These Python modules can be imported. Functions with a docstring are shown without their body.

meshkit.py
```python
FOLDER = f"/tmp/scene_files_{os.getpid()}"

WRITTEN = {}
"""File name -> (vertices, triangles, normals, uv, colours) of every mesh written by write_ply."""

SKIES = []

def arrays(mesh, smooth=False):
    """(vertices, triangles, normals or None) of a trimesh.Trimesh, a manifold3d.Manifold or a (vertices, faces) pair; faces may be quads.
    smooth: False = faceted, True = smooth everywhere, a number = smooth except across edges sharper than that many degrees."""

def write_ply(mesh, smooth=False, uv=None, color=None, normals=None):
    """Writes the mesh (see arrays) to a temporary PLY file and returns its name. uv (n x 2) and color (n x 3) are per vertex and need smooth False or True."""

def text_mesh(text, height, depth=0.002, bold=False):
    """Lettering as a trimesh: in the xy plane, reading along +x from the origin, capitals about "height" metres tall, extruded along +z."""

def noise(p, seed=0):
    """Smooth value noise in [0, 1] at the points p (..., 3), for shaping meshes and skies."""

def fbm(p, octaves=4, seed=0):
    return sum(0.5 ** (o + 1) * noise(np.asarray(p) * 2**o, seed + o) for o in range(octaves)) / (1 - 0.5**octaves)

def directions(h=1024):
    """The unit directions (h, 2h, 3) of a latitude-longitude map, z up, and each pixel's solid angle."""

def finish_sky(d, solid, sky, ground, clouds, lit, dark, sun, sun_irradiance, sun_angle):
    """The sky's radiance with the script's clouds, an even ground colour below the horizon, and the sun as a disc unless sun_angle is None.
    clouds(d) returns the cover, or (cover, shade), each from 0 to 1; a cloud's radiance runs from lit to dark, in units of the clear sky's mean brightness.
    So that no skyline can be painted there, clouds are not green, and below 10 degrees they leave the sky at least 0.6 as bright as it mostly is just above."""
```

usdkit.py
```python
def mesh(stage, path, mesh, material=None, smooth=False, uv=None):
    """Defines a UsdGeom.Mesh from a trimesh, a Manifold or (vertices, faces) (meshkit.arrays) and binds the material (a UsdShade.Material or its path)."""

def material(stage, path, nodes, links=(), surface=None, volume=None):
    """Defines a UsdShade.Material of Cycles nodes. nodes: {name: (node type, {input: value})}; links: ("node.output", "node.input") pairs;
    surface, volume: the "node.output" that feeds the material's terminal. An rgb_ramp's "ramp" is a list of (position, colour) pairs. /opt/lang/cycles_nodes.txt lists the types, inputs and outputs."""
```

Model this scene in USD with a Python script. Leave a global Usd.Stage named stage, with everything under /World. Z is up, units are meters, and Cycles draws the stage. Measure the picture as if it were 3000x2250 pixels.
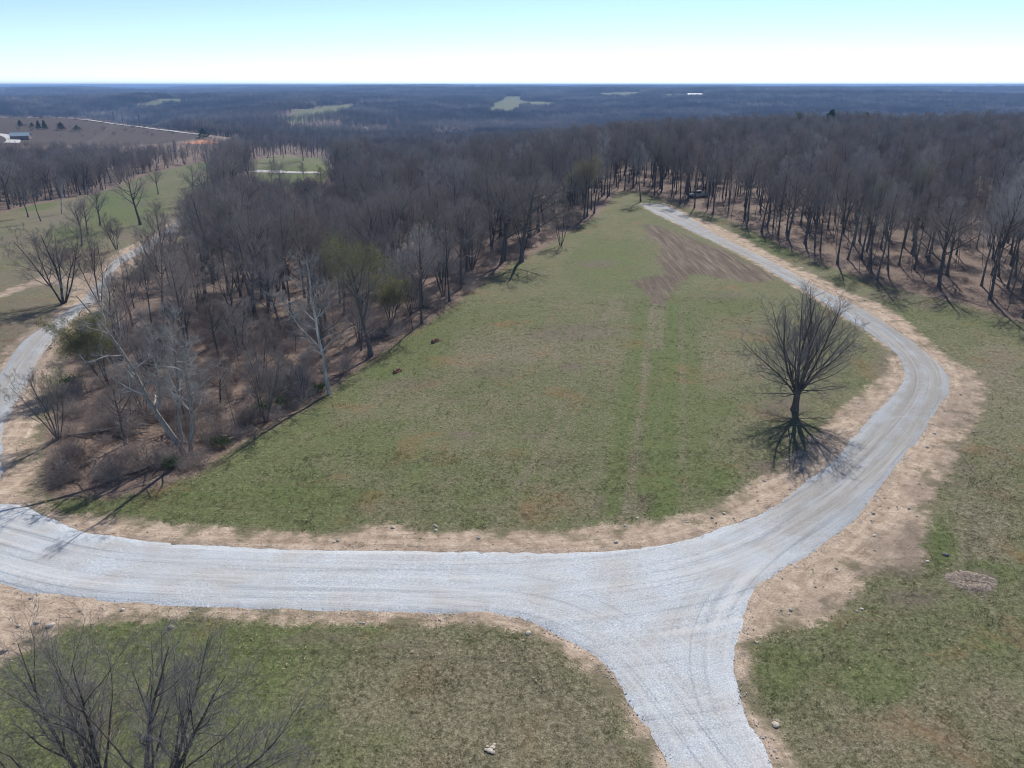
import math, random
import numpy as np, trimesh, shapely, usdkit, meshkit
from shapely.geometry import Polygon, LineString, Point
from shapely.ops import unary_union
from scipy.interpolate import RBFInterpolator, CubicSpline
from scipy.spatial import Delaunay, cKDTree
from pxr import Usd, UsdGeom, UsdLux, UsdShade, Gf, Sdf, Vt

stage = Usd.Stage.CreateInMemory()
UsdGeom.SetStageUpAxis(stage, UsdGeom.Tokens.z)
UsdGeom.SetStageMetersPerUnit(stage, 1.0)
UsdGeom.Xform.Define(stage, '/World')
UsdGeom.Scope.Define(stage, '/World/Looks')

# ---------------------------------------------------------------- camera, sky, sun, exposure
CAM_H, PITCH, FPX = 30.0, 21.5, 759.0
SUN_AZ, SUN_EL = math.radians(17.0), math.radians(40.0)
cam = UsdGeom.Camera.Define(stage, '/World/camera')
cam.AddTranslateOp().Set(Gf.Vec3d(0, 0, CAM_H))
cam.AddRotateXOp().Set(90 - PITCH)
cam.CreateHorizontalApertureAttr(36.0)
cam.CreateVerticalApertureAttr(27.0)
cam.CreateFocalLengthAttr(FPX / 1024 * 36)
cam.CreateClippingRangeAttr(Gf.Vec2f(0.5, 60000))
cam.CreateExposureAttr(0.36)
usdkit.material(stage, '/World/Looks/sky_light', {
    'sky': ('sky_texture', {'sky_type': 'single_scattering', 'sun_disc': False, 'sun_elevation': SUN_EL, 'sun_rotation': SUN_AZ,
                            'altitude': 3000.0, 'air_density': 0.75, 'aerosol_density': 0.13, 'ozone_density': 1.0}),
    'bg': ('background_shader', {'strength': 0.115})}, [('sky.color', 'bg.color')], surface='bg.background')
sky = UsdLux.DomeLight.Define(stage, '/World/sky')
UsdShade.MaterialBindingAPI.Apply(sky.GetPrim()).Bind(UsdShade.Material.Get(stage, '/World/Looks/sky_light'))
sky.GetPrim().SetCustomDataByKey('kind', 'structure')
sun = UsdLux.DistantLight.Define(stage, '/World/sun')
sun.CreateNormalizeAttr(True); sun.CreateIntensityAttr(1.1); sun.CreateAngleAttr(0.53)
sun.CreateColorAttr(Gf.Vec3f(1.0, 0.955, 0.89))
sun.AddRotateZOp().Set(-math.degrees(SUN_AZ)); sun.AddRotateXOp().Set(-(90 - math.degrees(SUN_EL)))

# ---------------------------------------------------------------- small helpers
RNG = np.random.default_rng(11)
USED = {}
def numbered(parent, name):
    k = USED.get((parent, name), 0); USED[(parent, name)] = k + 1
    return f'{parent}/{name}' if k == 0 else f'{parent}/{name}_{k:03d}'
def tag(p, label=None, cat=None, group=None, kind=None):
    p = p.GetPrim() if hasattr(p, 'GetPrim') else p
    for k, v in (('label', label), ('category', cat), ('group', group), ('kind', kind)):
        if v: p.SetCustomDataByKey(k, v)
    return p
def mat(name): return f'/World/Looks/{name}'
def obj(name, m, material, parent='/World', smooth=False):
    return usdkit.mesh(stage, numbered(parent, name), m, mat(material), smooth)
def thing(name, label, cat, loc=(0, 0, 0), rotz=0.0, scale=None, group=None):
    x = UsdGeom.Xform.Define(stage, numbered('/World', name))
    x.AddTranslateOp().Set(Gf.Vec3d(*map(float, loc)))
    if rotz: x.AddRotateZOp().Set(float(rotz))
    if scale is not None: x.AddScaleOp().Set(Gf.Vec3f(*map(float, np.broadcast_to(scale, 3))))
    tag(x, label, cat, group)
    return str(x.GetPath())
def nz(x, y, s, seed=0, oct=3):
    p = np.stack([np.asarray(x, float) / s, np.asarray(y, float) / s, np.full(np.shape(x), 0.37)], -1)
    return meshkit.fbm(p, oct, seed) - 0.5
def sstep(a, b, x):
    t = np.clip((x - a) / (b - a), 0, 1); return t * t * (3 - 2 * t)

# ---------------------------------------------------------------- terrain height: anchors (azimuth deg, distance m, height m)
ANCH = []
for az in (-60, -40, -25, -10, 0, 12, 25, 40, 60):
    for r in (18, 40, 65): ANCH.append((az, r, 0.0))
for az in (-60, -40): ANCH += [(az, 100, -1.2), (az, 150, -3.0), (az, 220, -6), (az, 330, -11), (az, 450, -15), (az, 560, -13), (az, 760, -6), (az, 960, -1), (az, 1150, -8), (az, 1500, -30), (az, 2200, -14), (az, 3000, -20), (az, 5000, -9), (az, 9000, -6), (az, 14000, -6)]
ANCH += [(-33, 90, -1.0), (-33, 150, -3.0), (-33, 220, -6), (-33, 330, -11), (-33, 450, -15), (-33, 560, -12.5), (-33, 760, -5), (-33, 940, 0), (-33, 1150, -9), (-33, 1500, -32), (-33, 2200, -14), (-33, 3000, -20)]
ANCH += [(-25, 90, -2.0), (-25, 150, -3.5), (-25, 220, -5), (-25, 330, -10), (-25, 450, -16), (-25, 560, -15), (-25, 760, -12), (-25, 900, -9), (-25, 1150, -22), (-25, 1500, -38), (-25, 1900, -34), (-25, 2300, -6), (-25, 2700, -10), (-25, 3300, -20)]
ANCH += [(-15, 75, -.6), (-15, 95, -2.2), (-15, 150, -6.0), (-15, 200, -8.5), (-15, 262, -7.0), (-15, 305, -4), (-15, 340, -2), (-15, 380, -1.6), (-15, 420, -8), (-15, 480, -20), (-15, 700, -28), (-15, 950, -33), (-15, 1250, -29), (-15, 1600, -3), (-15, 1900, -8), (-15, 2600, -14)]
ANCH += [(-20, 450, -15), (-20, 560, -14), (-19.5, 680, -13.6), (-19, 760, -14.8), (-19, 850, -19), (-19, 1000, -28), (-16, 620, -20), (-16, 760, -22)]
ANCH += [(-8, 110, -0.2), (-8, 170, -2.5), (-8, 240, -5), (-8, 350, -12), (-8, 500, -21), (-8, 750, -27), (-8, 1000, -34), (-8, 1400, -36), (-8, 1800, -14), (-8, 2200, -4), (-8, 3000, -10)]
ANCH += [(0, 110, 0.2), (0, 170, 0.0), (0, 240, -1.5), (0, 350, -6), (0, 500, -14), (0, 750, -26), (0, 1100, -40), (0, 1500, -40), (0, 1950, -3), (0, 2300, -2), (0, 3000, -9)]
ANCH += [(9, 110, 0.5), (9, 200, 0.3), (9, 300, 0.0), (9, 450, -5), (9, 650, -17), (9, 1000, -40), (9, 1500, -42), (9, 2100, -14), (9, 2600, -4), (9, 3200, -8)]
ANCH += [(20, 110, 0.5), (20, 200, 0.5), (20, 350, -0.5), (20, 520, -2), (20, 650, -8), (20, 950, -38), (20, 1400, -46), (20, 2000, -24), (20, 2800, -8), (20, 3500, -6)]
for az in (33, 60): ANCH += [(az, 110, 0.5), (az, 200, 1.0), (az, 350, 0.5), (az, 520, 0), (az, 650, -5), (az, 950, -34), (az, 1400, -46), (az, 2000, -28), (az, 2800, -10), (az, 3500, -7)]
for az in (-25, -10, 5, 20, 40, 60): ANCH += [(az, 5000, -8 + (az % 7)), (az, 9000, -5), (az, 14000, -4)]
# the brown hillside at far left: its foot and its crest lie on these sight lines (picture x, y, distance)
ANCH = [a for a in ANCH if not (-45 < a[0] < -16.5 and 500 < a[1] < 1100)]
def _sight(px, py, r):
    u, v = (px * 1024 / 2212 - 512) / 759.0, (py * 1024 / 2212 - 384) / 759.0; c_, s_ = math.cos(math.radians(PITCH)), math.sin(math.radians(PITCH))
    d = np.array([u, c_ - v * s_, -s_ - v * c_]); k = r / math.hypot(d[0], d[1]); return math.degrees(math.atan2(d[0], d[1])), r, CAM_H + d[2] * k
FARM_EDGE = ((-250, 255, 950, 318, 560), (-100, 253, 940, 318, 560), (0, 253, 930, 318, 565), (130, 254.5, 900, 318, 575), (200, 260, 860, 318, 590), (300, 272.5, 800, 316, 610), (370, 281, 765, 310, 640), (440, 290, 740, 302, 690))
for px, pt, rt, pb, rb in FARM_EDGE:
    a, r_, z_ = _sight(px, pt, rt); ANCH += [(a, r_, z_ + .6), (a, r_ + 120, z_ - 6), (a, r_ + 260, z_ - 16)]; b = _sight(px, pb, rb); ANCH += [b, (b[0], (rt + rb) / 2, (z_ + b[2]) / 2)]
ANCH = np.array(ANCH, float)
_rbf = RBFInterpolator(np.stack([np.radians(ANCH[:, 0]) * 2.2, np.log(ANCH[:, 1])], 1), ANCH[:, 2], kernel='linear', smoothing=0.002)
def height(x, y):
    x, y = np.asarray(x, float), np.asarray(y, float)
    sh = np.broadcast(x, y).shape
    x, y = np.broadcast_to(x, sh).ravel(), np.broadcast_to(y, sh).ravel()
    yy = np.maximum(y, 1e-3)
    az = np.clip(np.arctan2(x, yy), -1.05, 1.05)
    r = np.clip(np.hypot(x, y), 18, 14000)
    z = _rbf(np.stack([az * 2.2, np.log(r)], 1))
    back = sstep(20, -60, y); z = z * (1 - back) - np.hypot(x, y) ** 2 / 14.6e6
    z = z + sstep(700, 1800, r) * (nz(x, y, 800, 3, 3) * 62 + (nz(x, y, 1900, 5, 2) * 84 + 2) * sstep(2200, 4200, r))
    z = z + nz(x, y, 16, 8, 2) * 0.5 + sstep(150, 400, r) * nz(x, y, 120, 9, 2) * 4
    return z.reshape(sh)

# pixel of the 2212-wide photograph -> point of the ground
S = 1024 / 2212
cp, sp = math.cos(math.radians(PITCH)), math.sin(math.radians(PITCH))
def ray(px, py):
    u, v = (px * S - 512) / FPX, (py * S - 384) / FPX
    d = np.array([u, cp - v * sp, -sp - v * cp]); return d / np.linalg.norm(d)
_T = np.concatenate([[5.0], 5.0 * 1.012 ** np.arange(1, 660)])
def ground(pts, floor=9000.0):
    """Where the sight lines through these picture points meet the ground."""
    D = np.array([ray(*p) for p in pts])
    n, m = len(D), len(_T)
    P = np.array([0, 0, CAM_H]) + D[:, None] * _T[None, :, None]
    below = P[..., 2] < height(P[..., 0], P[..., 1])
    out = np.zeros((n, 2))
    for i in range(n):
        k = int(np.argmax(below[i])) if below[i].any() else int(np.searchsorted(_T, floor))
        a, b = _T[max(k - 1, 0)], _T[k]
        for _ in range(7 if below[i].any() else 0):
            c = (a + b) / 2; q = np.array([0, 0, CAM_H]) + D[i] * c
            if q[2] < height(q[0], q[1]): b = c
            else: a = c
        out[i] = (D[i] * b)[:2]
    return out
def g1(px, py): return ground([(px, py)])[0]
def tree_height(base, top_y, xy):
    D = ray(base[0], top_y); t = xy[1] / D[1]
    return CAM_H + D[2] * t - float(height(*xy))
def smooth_line(p, step):
    p = np.asarray(p, float); d = np.r_[0, np.cumsum(np.sqrt(np.linalg.norm(np.diff(p, axis=0), axis=1)))]
    s = CubicSpline(d, p)(np.linspace(0, d[-1], 2000))
    L = LineString(s)
    return np.array([L.interpolate(t).coords[0] for t in np.linspace(0, L.length, max(int(L.length / step), 4))])

# ---------------------------------------------------------------- outlines read off the photograph
ROAD_TOP = [(-150, 1075), (0, 1087), (57, 1091), (87, 1108), (127, 1124), (173, 1144), (233, 1154), (333, 1168), (433, 1174), (567, 1183), (737, 1187), (904, 1188), (1071, 1189), (1237, 1191), (1371, 1183), (1475, 1165), (1558, 1138), (1641, 1108), (1688, 1078), (1738, 1038), (1795, 994), (1835, 948), (1875, 904), (1910, 869), (1928, 850), (1941, 835), (1950, 808), (1947, 786), (1931, 763), (1907, 742), (1869, 715), (1832, 691), (1798, 667), (1770, 649), (1736, 626), (1700, 607), (1625, 562), (1541, 522), (1475, 489), (1404, 455), (1384, 439)]
ROAD_OUT = [(1424, 440), (1475, 460), (1525, 492), (1608, 535), (1690, 575), (1727, 597), (1773, 624), (1832, 650), (1876, 673), (1907, 691), (1938, 714), (1975, 739), (2006, 764), (2034, 789), (2049, 811), (2054, 832), (2049, 854), (2021, 895), (1995, 938), (1958, 984), (1908, 1051), (1875, 1094), (1851, 1128), (1818, 1151), (1775, 1184), (1721, 1218), (1661, 1254), (1635, 1278), (1615, 1321), (1605, 1364), (1598, 1389), (1593, 1439), (1601, 1499), (1625, 1563), (1655, 1606), (1681, 1659), (1740, 1760), (1800, 1900)]
ROAD_BOT = [(1580, 1900), (1500, 1745), (1444, 1659), (1391, 1573), (1361, 1523), (1327, 1466), (1287, 1423), (1237, 1393), (1187, 1366), (1137, 1343), (1087, 1334), (1054, 1327), (1004, 1329), (904, 1326), (737, 1324), (500, 1316), (333, 1308), (200, 1299), (133, 1289), (67, 1283), (0, 1266), (-150, 1230)]
LEFT_R = [(-60, 1085), (0, 1041), (7, 1031), (10, 934), (33, 881), (72, 811), (97, 762), (133, 719), (147, 702), (187, 665), (218, 640), (240, 609), (250, 580), (283, 558), (333, 532), (363, 512), (400, 480)]
LEFT_L = [(385, 470), (345, 505), (310, 528), (270, 548), (232, 575), (218, 602), (197, 625), (170, 652), (147, 665), (130, 679), (83, 712), (50, 735), (20, 772), (0, 805), (-40, 880), (-120, 1000), (-150, 1080)]
DIRT_IN = [(-150, 1000), (20, 1075), (90, 1080), (150, 1108), (207, 1108), (300, 1116), (367, 1128), (500, 1136), (667, 1148), (737, 1144), (847, 1128), (904, 1143), (1071, 1139), (1204, 1144), (1304, 1131), (1404, 1124), (1475, 1108), (1528, 1098), (1575, 1068), (1641, 1024), (1691, 992), (1745, 945), (1795, 895), (1851, 850), (1895, 815), (1915, 775), (1895, 742), (1830, 694), (1760, 650), (1600, 555), (1475, 493), (1384, 445)]
DIRT_OUT = [(1424, 436), (1475, 453), (1508, 470), (1608, 513), (1675, 553), (1758, 590), (1841, 633), (1901, 655), (1975, 705), (2041, 762), (2091, 792), (2121, 811), (2135, 861), (2108, 921), (2085, 968), (2071, 998), (2041, 1044), (2025, 1078), (2011, 1133), (2001, 1173), (1988, 1229), (1895, 1239), (1858, 1293), (1825, 1319), (1768, 1353), (1688, 1369), (1635, 1389), (1631, 1439), (1648, 1523), (1688, 1573), (1741, 1659), (1800, 1760), (1860, 1900)]
DIRT_BOT = [(1540, 1900), (1440, 1720), (1387, 1639), (1357, 1573), (1324, 1516), (1287, 1479), (1257, 1446), (1221, 1426), (1181, 1393), (1121, 1373), (1071, 1359), (971, 1354), (737, 1351), (567, 1349), (467, 1340), (300, 1345), (150, 1364), (77, 1406), (0, 1440), (-150, 1480)]
DIRT_L = [(-80, 1090), (60, 1095), (100, 1080), (90, 1000), (88, 930), (105, 880), (120, 800), (135, 745), (200, 690), (250, 640), (268, 600), (320, 560), (400, 510), (380, 465), (335, 500), (260, 540), (215, 575), (165, 600), (100, 592), (0, 630), (-80, 655), (-80, 700), (0, 645), (100, 612), (160, 622), (140, 655), (70, 705), (20, 745), (-20, 790), (-150, 1000)]
SOIL = [(1392, 484), (1420, 488), (1480, 510), (1560, 540), (1625, 572), (1690, 600), (1640, 610), (1585, 606), (1540, 596), (1500, 592), (1470, 605), (1448, 630), (1425, 655), (1400, 645), (1385, 622), (1372, 606), (1408, 598), (1440, 590), (1420, 560), (1430, 535), (1400, 510)]
OPEN_MAIN = [(-400, 1090), (95, 1085), (170, 1072), (230, 1078), (330, 1056), (430, 1022), (520, 962), (600, 915), (680, 868), (750, 815), (800, 780), (860, 738), (920, 702), (990, 652), (1040, 612), (1100, 570), (1170, 540), (1230, 500), (1290, 466), (1316, 435), (1340, 412), (1390, 415), (1430, 432), (1480, 447), (1560, 470), (1640, 505), (1720, 545), (1800, 578), (1880, 607), (1960, 628), (2050, 650), (2120, 668), (2212, 698), (2600, 790), (3400, 1000), (3400, 1640), (-400, 1640)]
OPEN_LEFT = [(-400, 1088), (60, 1085), (86, 1000), (90, 930), (120, 870), (135, 800), (150, 745), (205, 700), (255, 645), (280, 600), (330, 565), (405, 515), (412, 470), (440, 420), (500, 365), (490, 345), (400, 357), (300, 383), (210, 418), (60, 445), (0, 463), (-400, 545)]
OPEN_KNOLL = [(545, 352), (585, 340), (640, 337), (705, 342), (715, 362), (690, 392), (620, 408), (560, 395)]
OPEN_FARM = [(-300, 256), (0, 253), (150, 254), (250, 262), (330, 274), (440, 291), (430, 300), (330, 312), (250, 314), (0, 314), (-300, 314)]
MEADOWS = [[(288, 229), (330, 219), (410, 213), (418, 216), (380, 226), (310, 238)], [(606, 256), (640, 243), (700, 230), (772, 225), (775, 234), (720, 252), (640, 266)],
           [(1050, 246), (1083, 216), (1095, 208), (1127, 210), (1132, 219), (1125, 238), (1090, 250)], [(1128, 219), (1200, 222), (1215, 231), (1160, 236), (1130, 232)],
           [(1288, 201), (1385, 199), (1392, 208), (1350, 213), (1292, 211)], [(1975, 197), (2065, 196), (2060, 201), (1980, 202)], [(1430, 204), (1525, 203), (1525, 212), (1435, 213)],
           [(620, 274), (740, 271), (735, 285), (640, 286)], [(765, 284), (835, 282), (830, 296), (760, 298)], [(940, 288), (1020, 288), (1020, 302), (940, 302)],
           [(1660, 292), (1740, 292), (1740, 302), (1660, 302)], [(1330, 219), (1365, 212), (1370, 220)]]
G1 = [(-150, 1150), (0, 1180), (200, 1228), (450, 1245), (750, 1255), (1050, 1258), (1300, 1240), (1500, 1205), (1700, 1120), (1850, 1020), (1960, 905), (1998, 838), (1988, 785), (1930, 727), (1850, 671), (1760, 618), (1650, 563), (1500, 487), (1405, 443)]
G2 = [(-100, 1225), (200, 1262), (700, 1275), (1000, 1290), (1200, 1325), (1370, 1420), (1470, 1540), (1560, 1659), (1690, 1900)]
G3 = [(1960, 915), (1850, 1040), (1740, 1130), (1630, 1210), (1550, 1300), (1515, 1400), (1540, 1540), (1600, 1659), (1690, 1850)]
G4 = [(-40, 960), (25, 850), (95, 735), (190, 645), (228, 595), (300, 545), (385, 480)]

def poly(px): return shapely.make_valid(Polygon(ground(px)))
def clean(p): return p if p.geom_type in ('Polygon', 'MultiPolygon') else unary_union([g for g in p.geoms if g.geom_type in ('Polygon', 'MultiPolygon')])
def ring(*parts): return clean(shapely.make_valid(Polygon(np.vstack([smooth_line(ground(p), 0.5) for p in parts])).buffer(0)))
road_main = ring(ROAD_TOP, ROAD_OUT, ROAD_BOT)
road_left = ring(LEFT_R, LEFT_L)
ROAD = clean(unary_union([road_main, road_left]))
DIRT = clean(unary_union([Polygon(np.vstack([smooth_line(ground(DIRT_IN), 0.7), smooth_line(ground(DIRT_OUT), 0.7), smooth_line(ground(DIRT_BOT), 0.7)])).buffer(0), clean(poly(DIRT_L)).buffer(0.2), ROAD.buffer(0.5)]))
SOILP = clean(poly(SOIL))
back = shapely.box(-400, -500, 400, 31)
OPEN_NEAR = clean(unary_union([clean(poly(OPEN_MAIN)), clean(poly(OPEN_LEFT)), back, ROAD.buffer(1.5)]))
KNOLL = clean(poly(OPEN_KNOLL)).buffer(2)
FARM = clean(poly(OPEN_FARM)).buffer(3)
MEAD = clean(unary_union([clean(poly(m)) for m in MEADOWS])).buffer(4)
OPEN_ALL = clean(unary_union([OPEN_NEAR, KNOLL, FARM, MEAD]))
for g in (ROAD, DIRT, SOILP, OPEN_NEAR, KNOLL, FARM, MEAD, OPEN_ALL): shapely.prepare(g)
def inside(g, x, y): return shapely.contains_xy(g, x, y)
def sdist(g, x, y, lim=6.0):
    """Metres inside (+) or outside (-) of an outline."""
    d = shapely.distance(shapely.points(x, y), shapely.simplify(g.boundary, 0.02))
    return np.clip(np.where(inside(g, x, y), d, -d), -lim, lim)

# ---------------------------------------------------------------- materials
def N(**k): return k
GROUND_NODES = {
    'geo': ('geometry', {}),
    'n1': ('noise_texture', {'scale': 0.055, 'detail': 5.0, 'roughness': 0.6}),
    'n2': ('noise_texture', {'scale': 0.45, 'detail': 6.0, 'roughness': 0.65}),
    'n3': ('noise_texture', {'scale': 4.5, 'detail': 5.0, 'roughness': 0.7}),
    'n4': ('noise_texture', {'scale': 0.16, 'detail': 4.0, 'roughness': 0.6, 'distortion': 0.6}),
    'green': ('rgb_ramp', {'ramp': [(0.35, (0.038, 0.049, 0.020)), (0.45, (0.084, 0.103, 0.039)), (0.54, (0.136, 0.152, 0.063)), (0.66, (0.27, 0.26, 0.15))]}), 'n6': ('noise_texture', {'scale': 13.0, 'detail': 3.0, 'roughness': 0.75}), 'gf': ('mix', {'fac': 0.5}),
    'dry': ('rgb_ramp', {'ramp': [(0.35, (0.062, 0.055, 0.035)), (0.48, (0.148, 0.130, 0.083)), (0.64, (0.34, 0.30, 0.21))]}),
    'dryf': ('map_range', {'from_min': 0.44, 'from_max': 0.68, 'to_min': 0.10, 'to_max': 0.95, 'clamp': True}),
    'add1': ('math', {'math_type': 'multiply_add', 'value2': 0.75}),
    'grass': ('mix', {}),
    'rust': ('mix', {'color2': (0.235, 0.125, 0.062)}),
    'rustf': ('map_range', {'from_min': 0.56, 'from_max': 0.72, 'to_min': 0.0, 'to_max': 0.5, 'clamp': True}),
}
GROUND_LINKS = [('geo.position', 'n1.vector'), ('geo.position', 'n2.vector'), ('geo.position', 'n3.vector'), ('geo.position', 'n4.vector'),
    ('geo.position', 'n6.vector'), ('n3.fac', 'gf.color1'), ('n6.fac', 'gf.color2'), ('gf.color', 'green.fac'), ('gf.color', 'dry.fac'), ('n2.fac', 'add1.value1'), ('n1.fac', 'add1.value3'),
    ('green.color', 'grass.color1'), ('dry.color', 'grass.color2'),
    ('n4.fac', 'rustf.value'), ('grass.color', 'rust.color1'), ('rustf.result', 'rust.fac')]
def ground_material():
    n, l = dict(GROUND_NODES), list(GROUND_LINKS)
    n.update({
        'a': ('attribute', {'attribute': 'maska'}), 'sa': ('separate_color', {}),
        'b': ('attribute', {'attribute': 'maskb'}), 'sb': ('separate_color', {}),
        'half': ('math', {'math_type': 'multiply', 'value2': 0.575}),
        'dsum': ('math', {'math_type': 'subtract'}), 'dsum2': ('math', {'math_type': 'add'}),
        'lush': ('mix', {'color2': (0.088, 0.132, 0.034)}), 'lushf': ('math', {'math_type': 'multiply', 'value2': 0.52}),
        # ragged edges: metres + noise
        'e1': ('math', {'math_type': 'multiply_add', 'value2': 2.6, 'value3': -1.3}), 'e2': ('math', {'math_type': 'multiply_add', 'value2': 1.8, 'value3': -0.9}), 'e3': ('math', {'math_type': 'add'}),
        'dirte': ('math', {'math_type': 'add'}), 'dirtf': ('map_range', {'range_type': 'smoothstep', 'from_min': -0.35, 'from_max': 0.55, 'to_min': 0.0, 'to_max': 1.0, 'clamp': True}),
        'woode': ('math', {'math_type': 'add'}), 'woodf': ('map_range', {'range_type': 'smoothstep', 'from_min': -1.1, 'from_max': 0.9, 'to_min': 0.0, 'to_max': 1.0, 'clamp': True}),
        'sdf': ('map_range', {'from_min': 5.0, 'from_max': 5.9, 'to_min': 0.0, 'to_max': 0.75, 'clamp': True}), 'sdk': ('mix', {'color2': (0.055, 0.044, 0.043)}), 'soe': ('math', {'math_type': 'multiply_add', 'value2': 5.0}), 'soile': ('math', {'math_type': 'add'}), 'soilf': ('map_range', {'range_type': 'smoothstep', 'from_min': 1.3, 'from_max': 3.4, 'to_min': 0.0, 'to_max': 0.95, 'clamp': True}),
        'n5': ('noise_texture', {'scale': 1.1, 'detail': 6.0, 'roughness': 0.65, 'distortion': 0.4}),
        'v1': ('voronoi_texture', {'scale': 7.0, 'randomness': 1.0}), 'vw': ('rgb_ramp', {'ramp': [(0.0, (1, 1, 1)), (0.14, (0.75, 0.75, 0.75)), (0.24, (0, 0, 0))]}),
        'dirt': ('rgb_ramp', {'ramp': [(0.30, (0.16, 0.12, 0.088)), (0.42, (0.32, 0.242, 0.178)), (0.53, (0.43, 0.335, 0.253)), (0.70, (0.60, 0.49, 0.385))]}),
        'dirtg': ('mix', {'mix_type': 'overlay', 'fac': 0.9}), 'rc': ('attribute', {'attribute': 'roadc'}), 'rmap': ('mapping', {'scale': (1.9, 0.09, 1)}), 'rut': ('noise_texture', {'scale': 1.0, 'detail': 5.0, 'roughness': 0.7}), 'dmix': ('mix', {'fac': 0.38}), 'hadd': ('math', {'math_type': 'multiply_add', 'value2': 0.5}),
        'weed': ('mix', {'color2': (0.13, 0.12, 0.07)}), 'wdm': ('math', {'math_type': 'multiply_add', 'value2': -0.075, 'value3': 0.13}), 'wdadd': ('math', {'math_type': 'add'}), 'weedf': ('map_range', {'from_min': 0.52, 'from_max': 0.68, 'to_min': 0.0, 'to_max': 0.85, 'clamp': True}),
        'litter': ('rgb_ramp', {'ramp': [(0.30, (0.055, 0.040, 0.032)), (0.45, (0.145, 0.104, 0.082)), (0.58, (0.25, 0.185, 0.148)), (0.74, (0.44, 0.34, 0.275))]}),
        'litmix': ('mix', {'fac': 0.5}), 'litin': ('mix', {'fac': 0.45}),
        'smix': ('mix', {'fac': 0.45}), 'soilmap': ('mapping', {'rotation': (0, 0, 0.75), 'scale': (1.5, 0.10, 1)}), 'soiln': ('noise_texture', {'scale': 1.0, 'detail': 5.0, 'roughness': 0.7}), 'soil': ('rgb_ramp', {'ramp': [(0.36, (0.06, 0.043, 0.033)), (0.5, (0.12, 0.09, 0.070)), (0.64, (0.27, 0.215, 0.165))]}),
        'dk': ('mix', {'color2': (0.17, 0.13, 0.105)}), 'dkf': ('math', {'math_type': 'multiply', 'value2': 0.75}), 'm1': ('mix', {}), 'm2': ('mix', {}), 'm3': ('mix', {}),
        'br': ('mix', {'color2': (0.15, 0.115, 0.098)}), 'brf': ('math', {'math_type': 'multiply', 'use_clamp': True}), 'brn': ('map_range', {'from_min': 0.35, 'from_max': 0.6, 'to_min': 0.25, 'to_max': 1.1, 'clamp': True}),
        'hsum': ('math', {'math_type': 'multiply_add', 'value2': 0.35}), 'bump': ('bump', {'strength': 0.7, 'distance': 0.16}),
        'p': ('principled_bsdf', {'roughness': 0.95, 'specular_ior_level': 0.15})})
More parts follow.
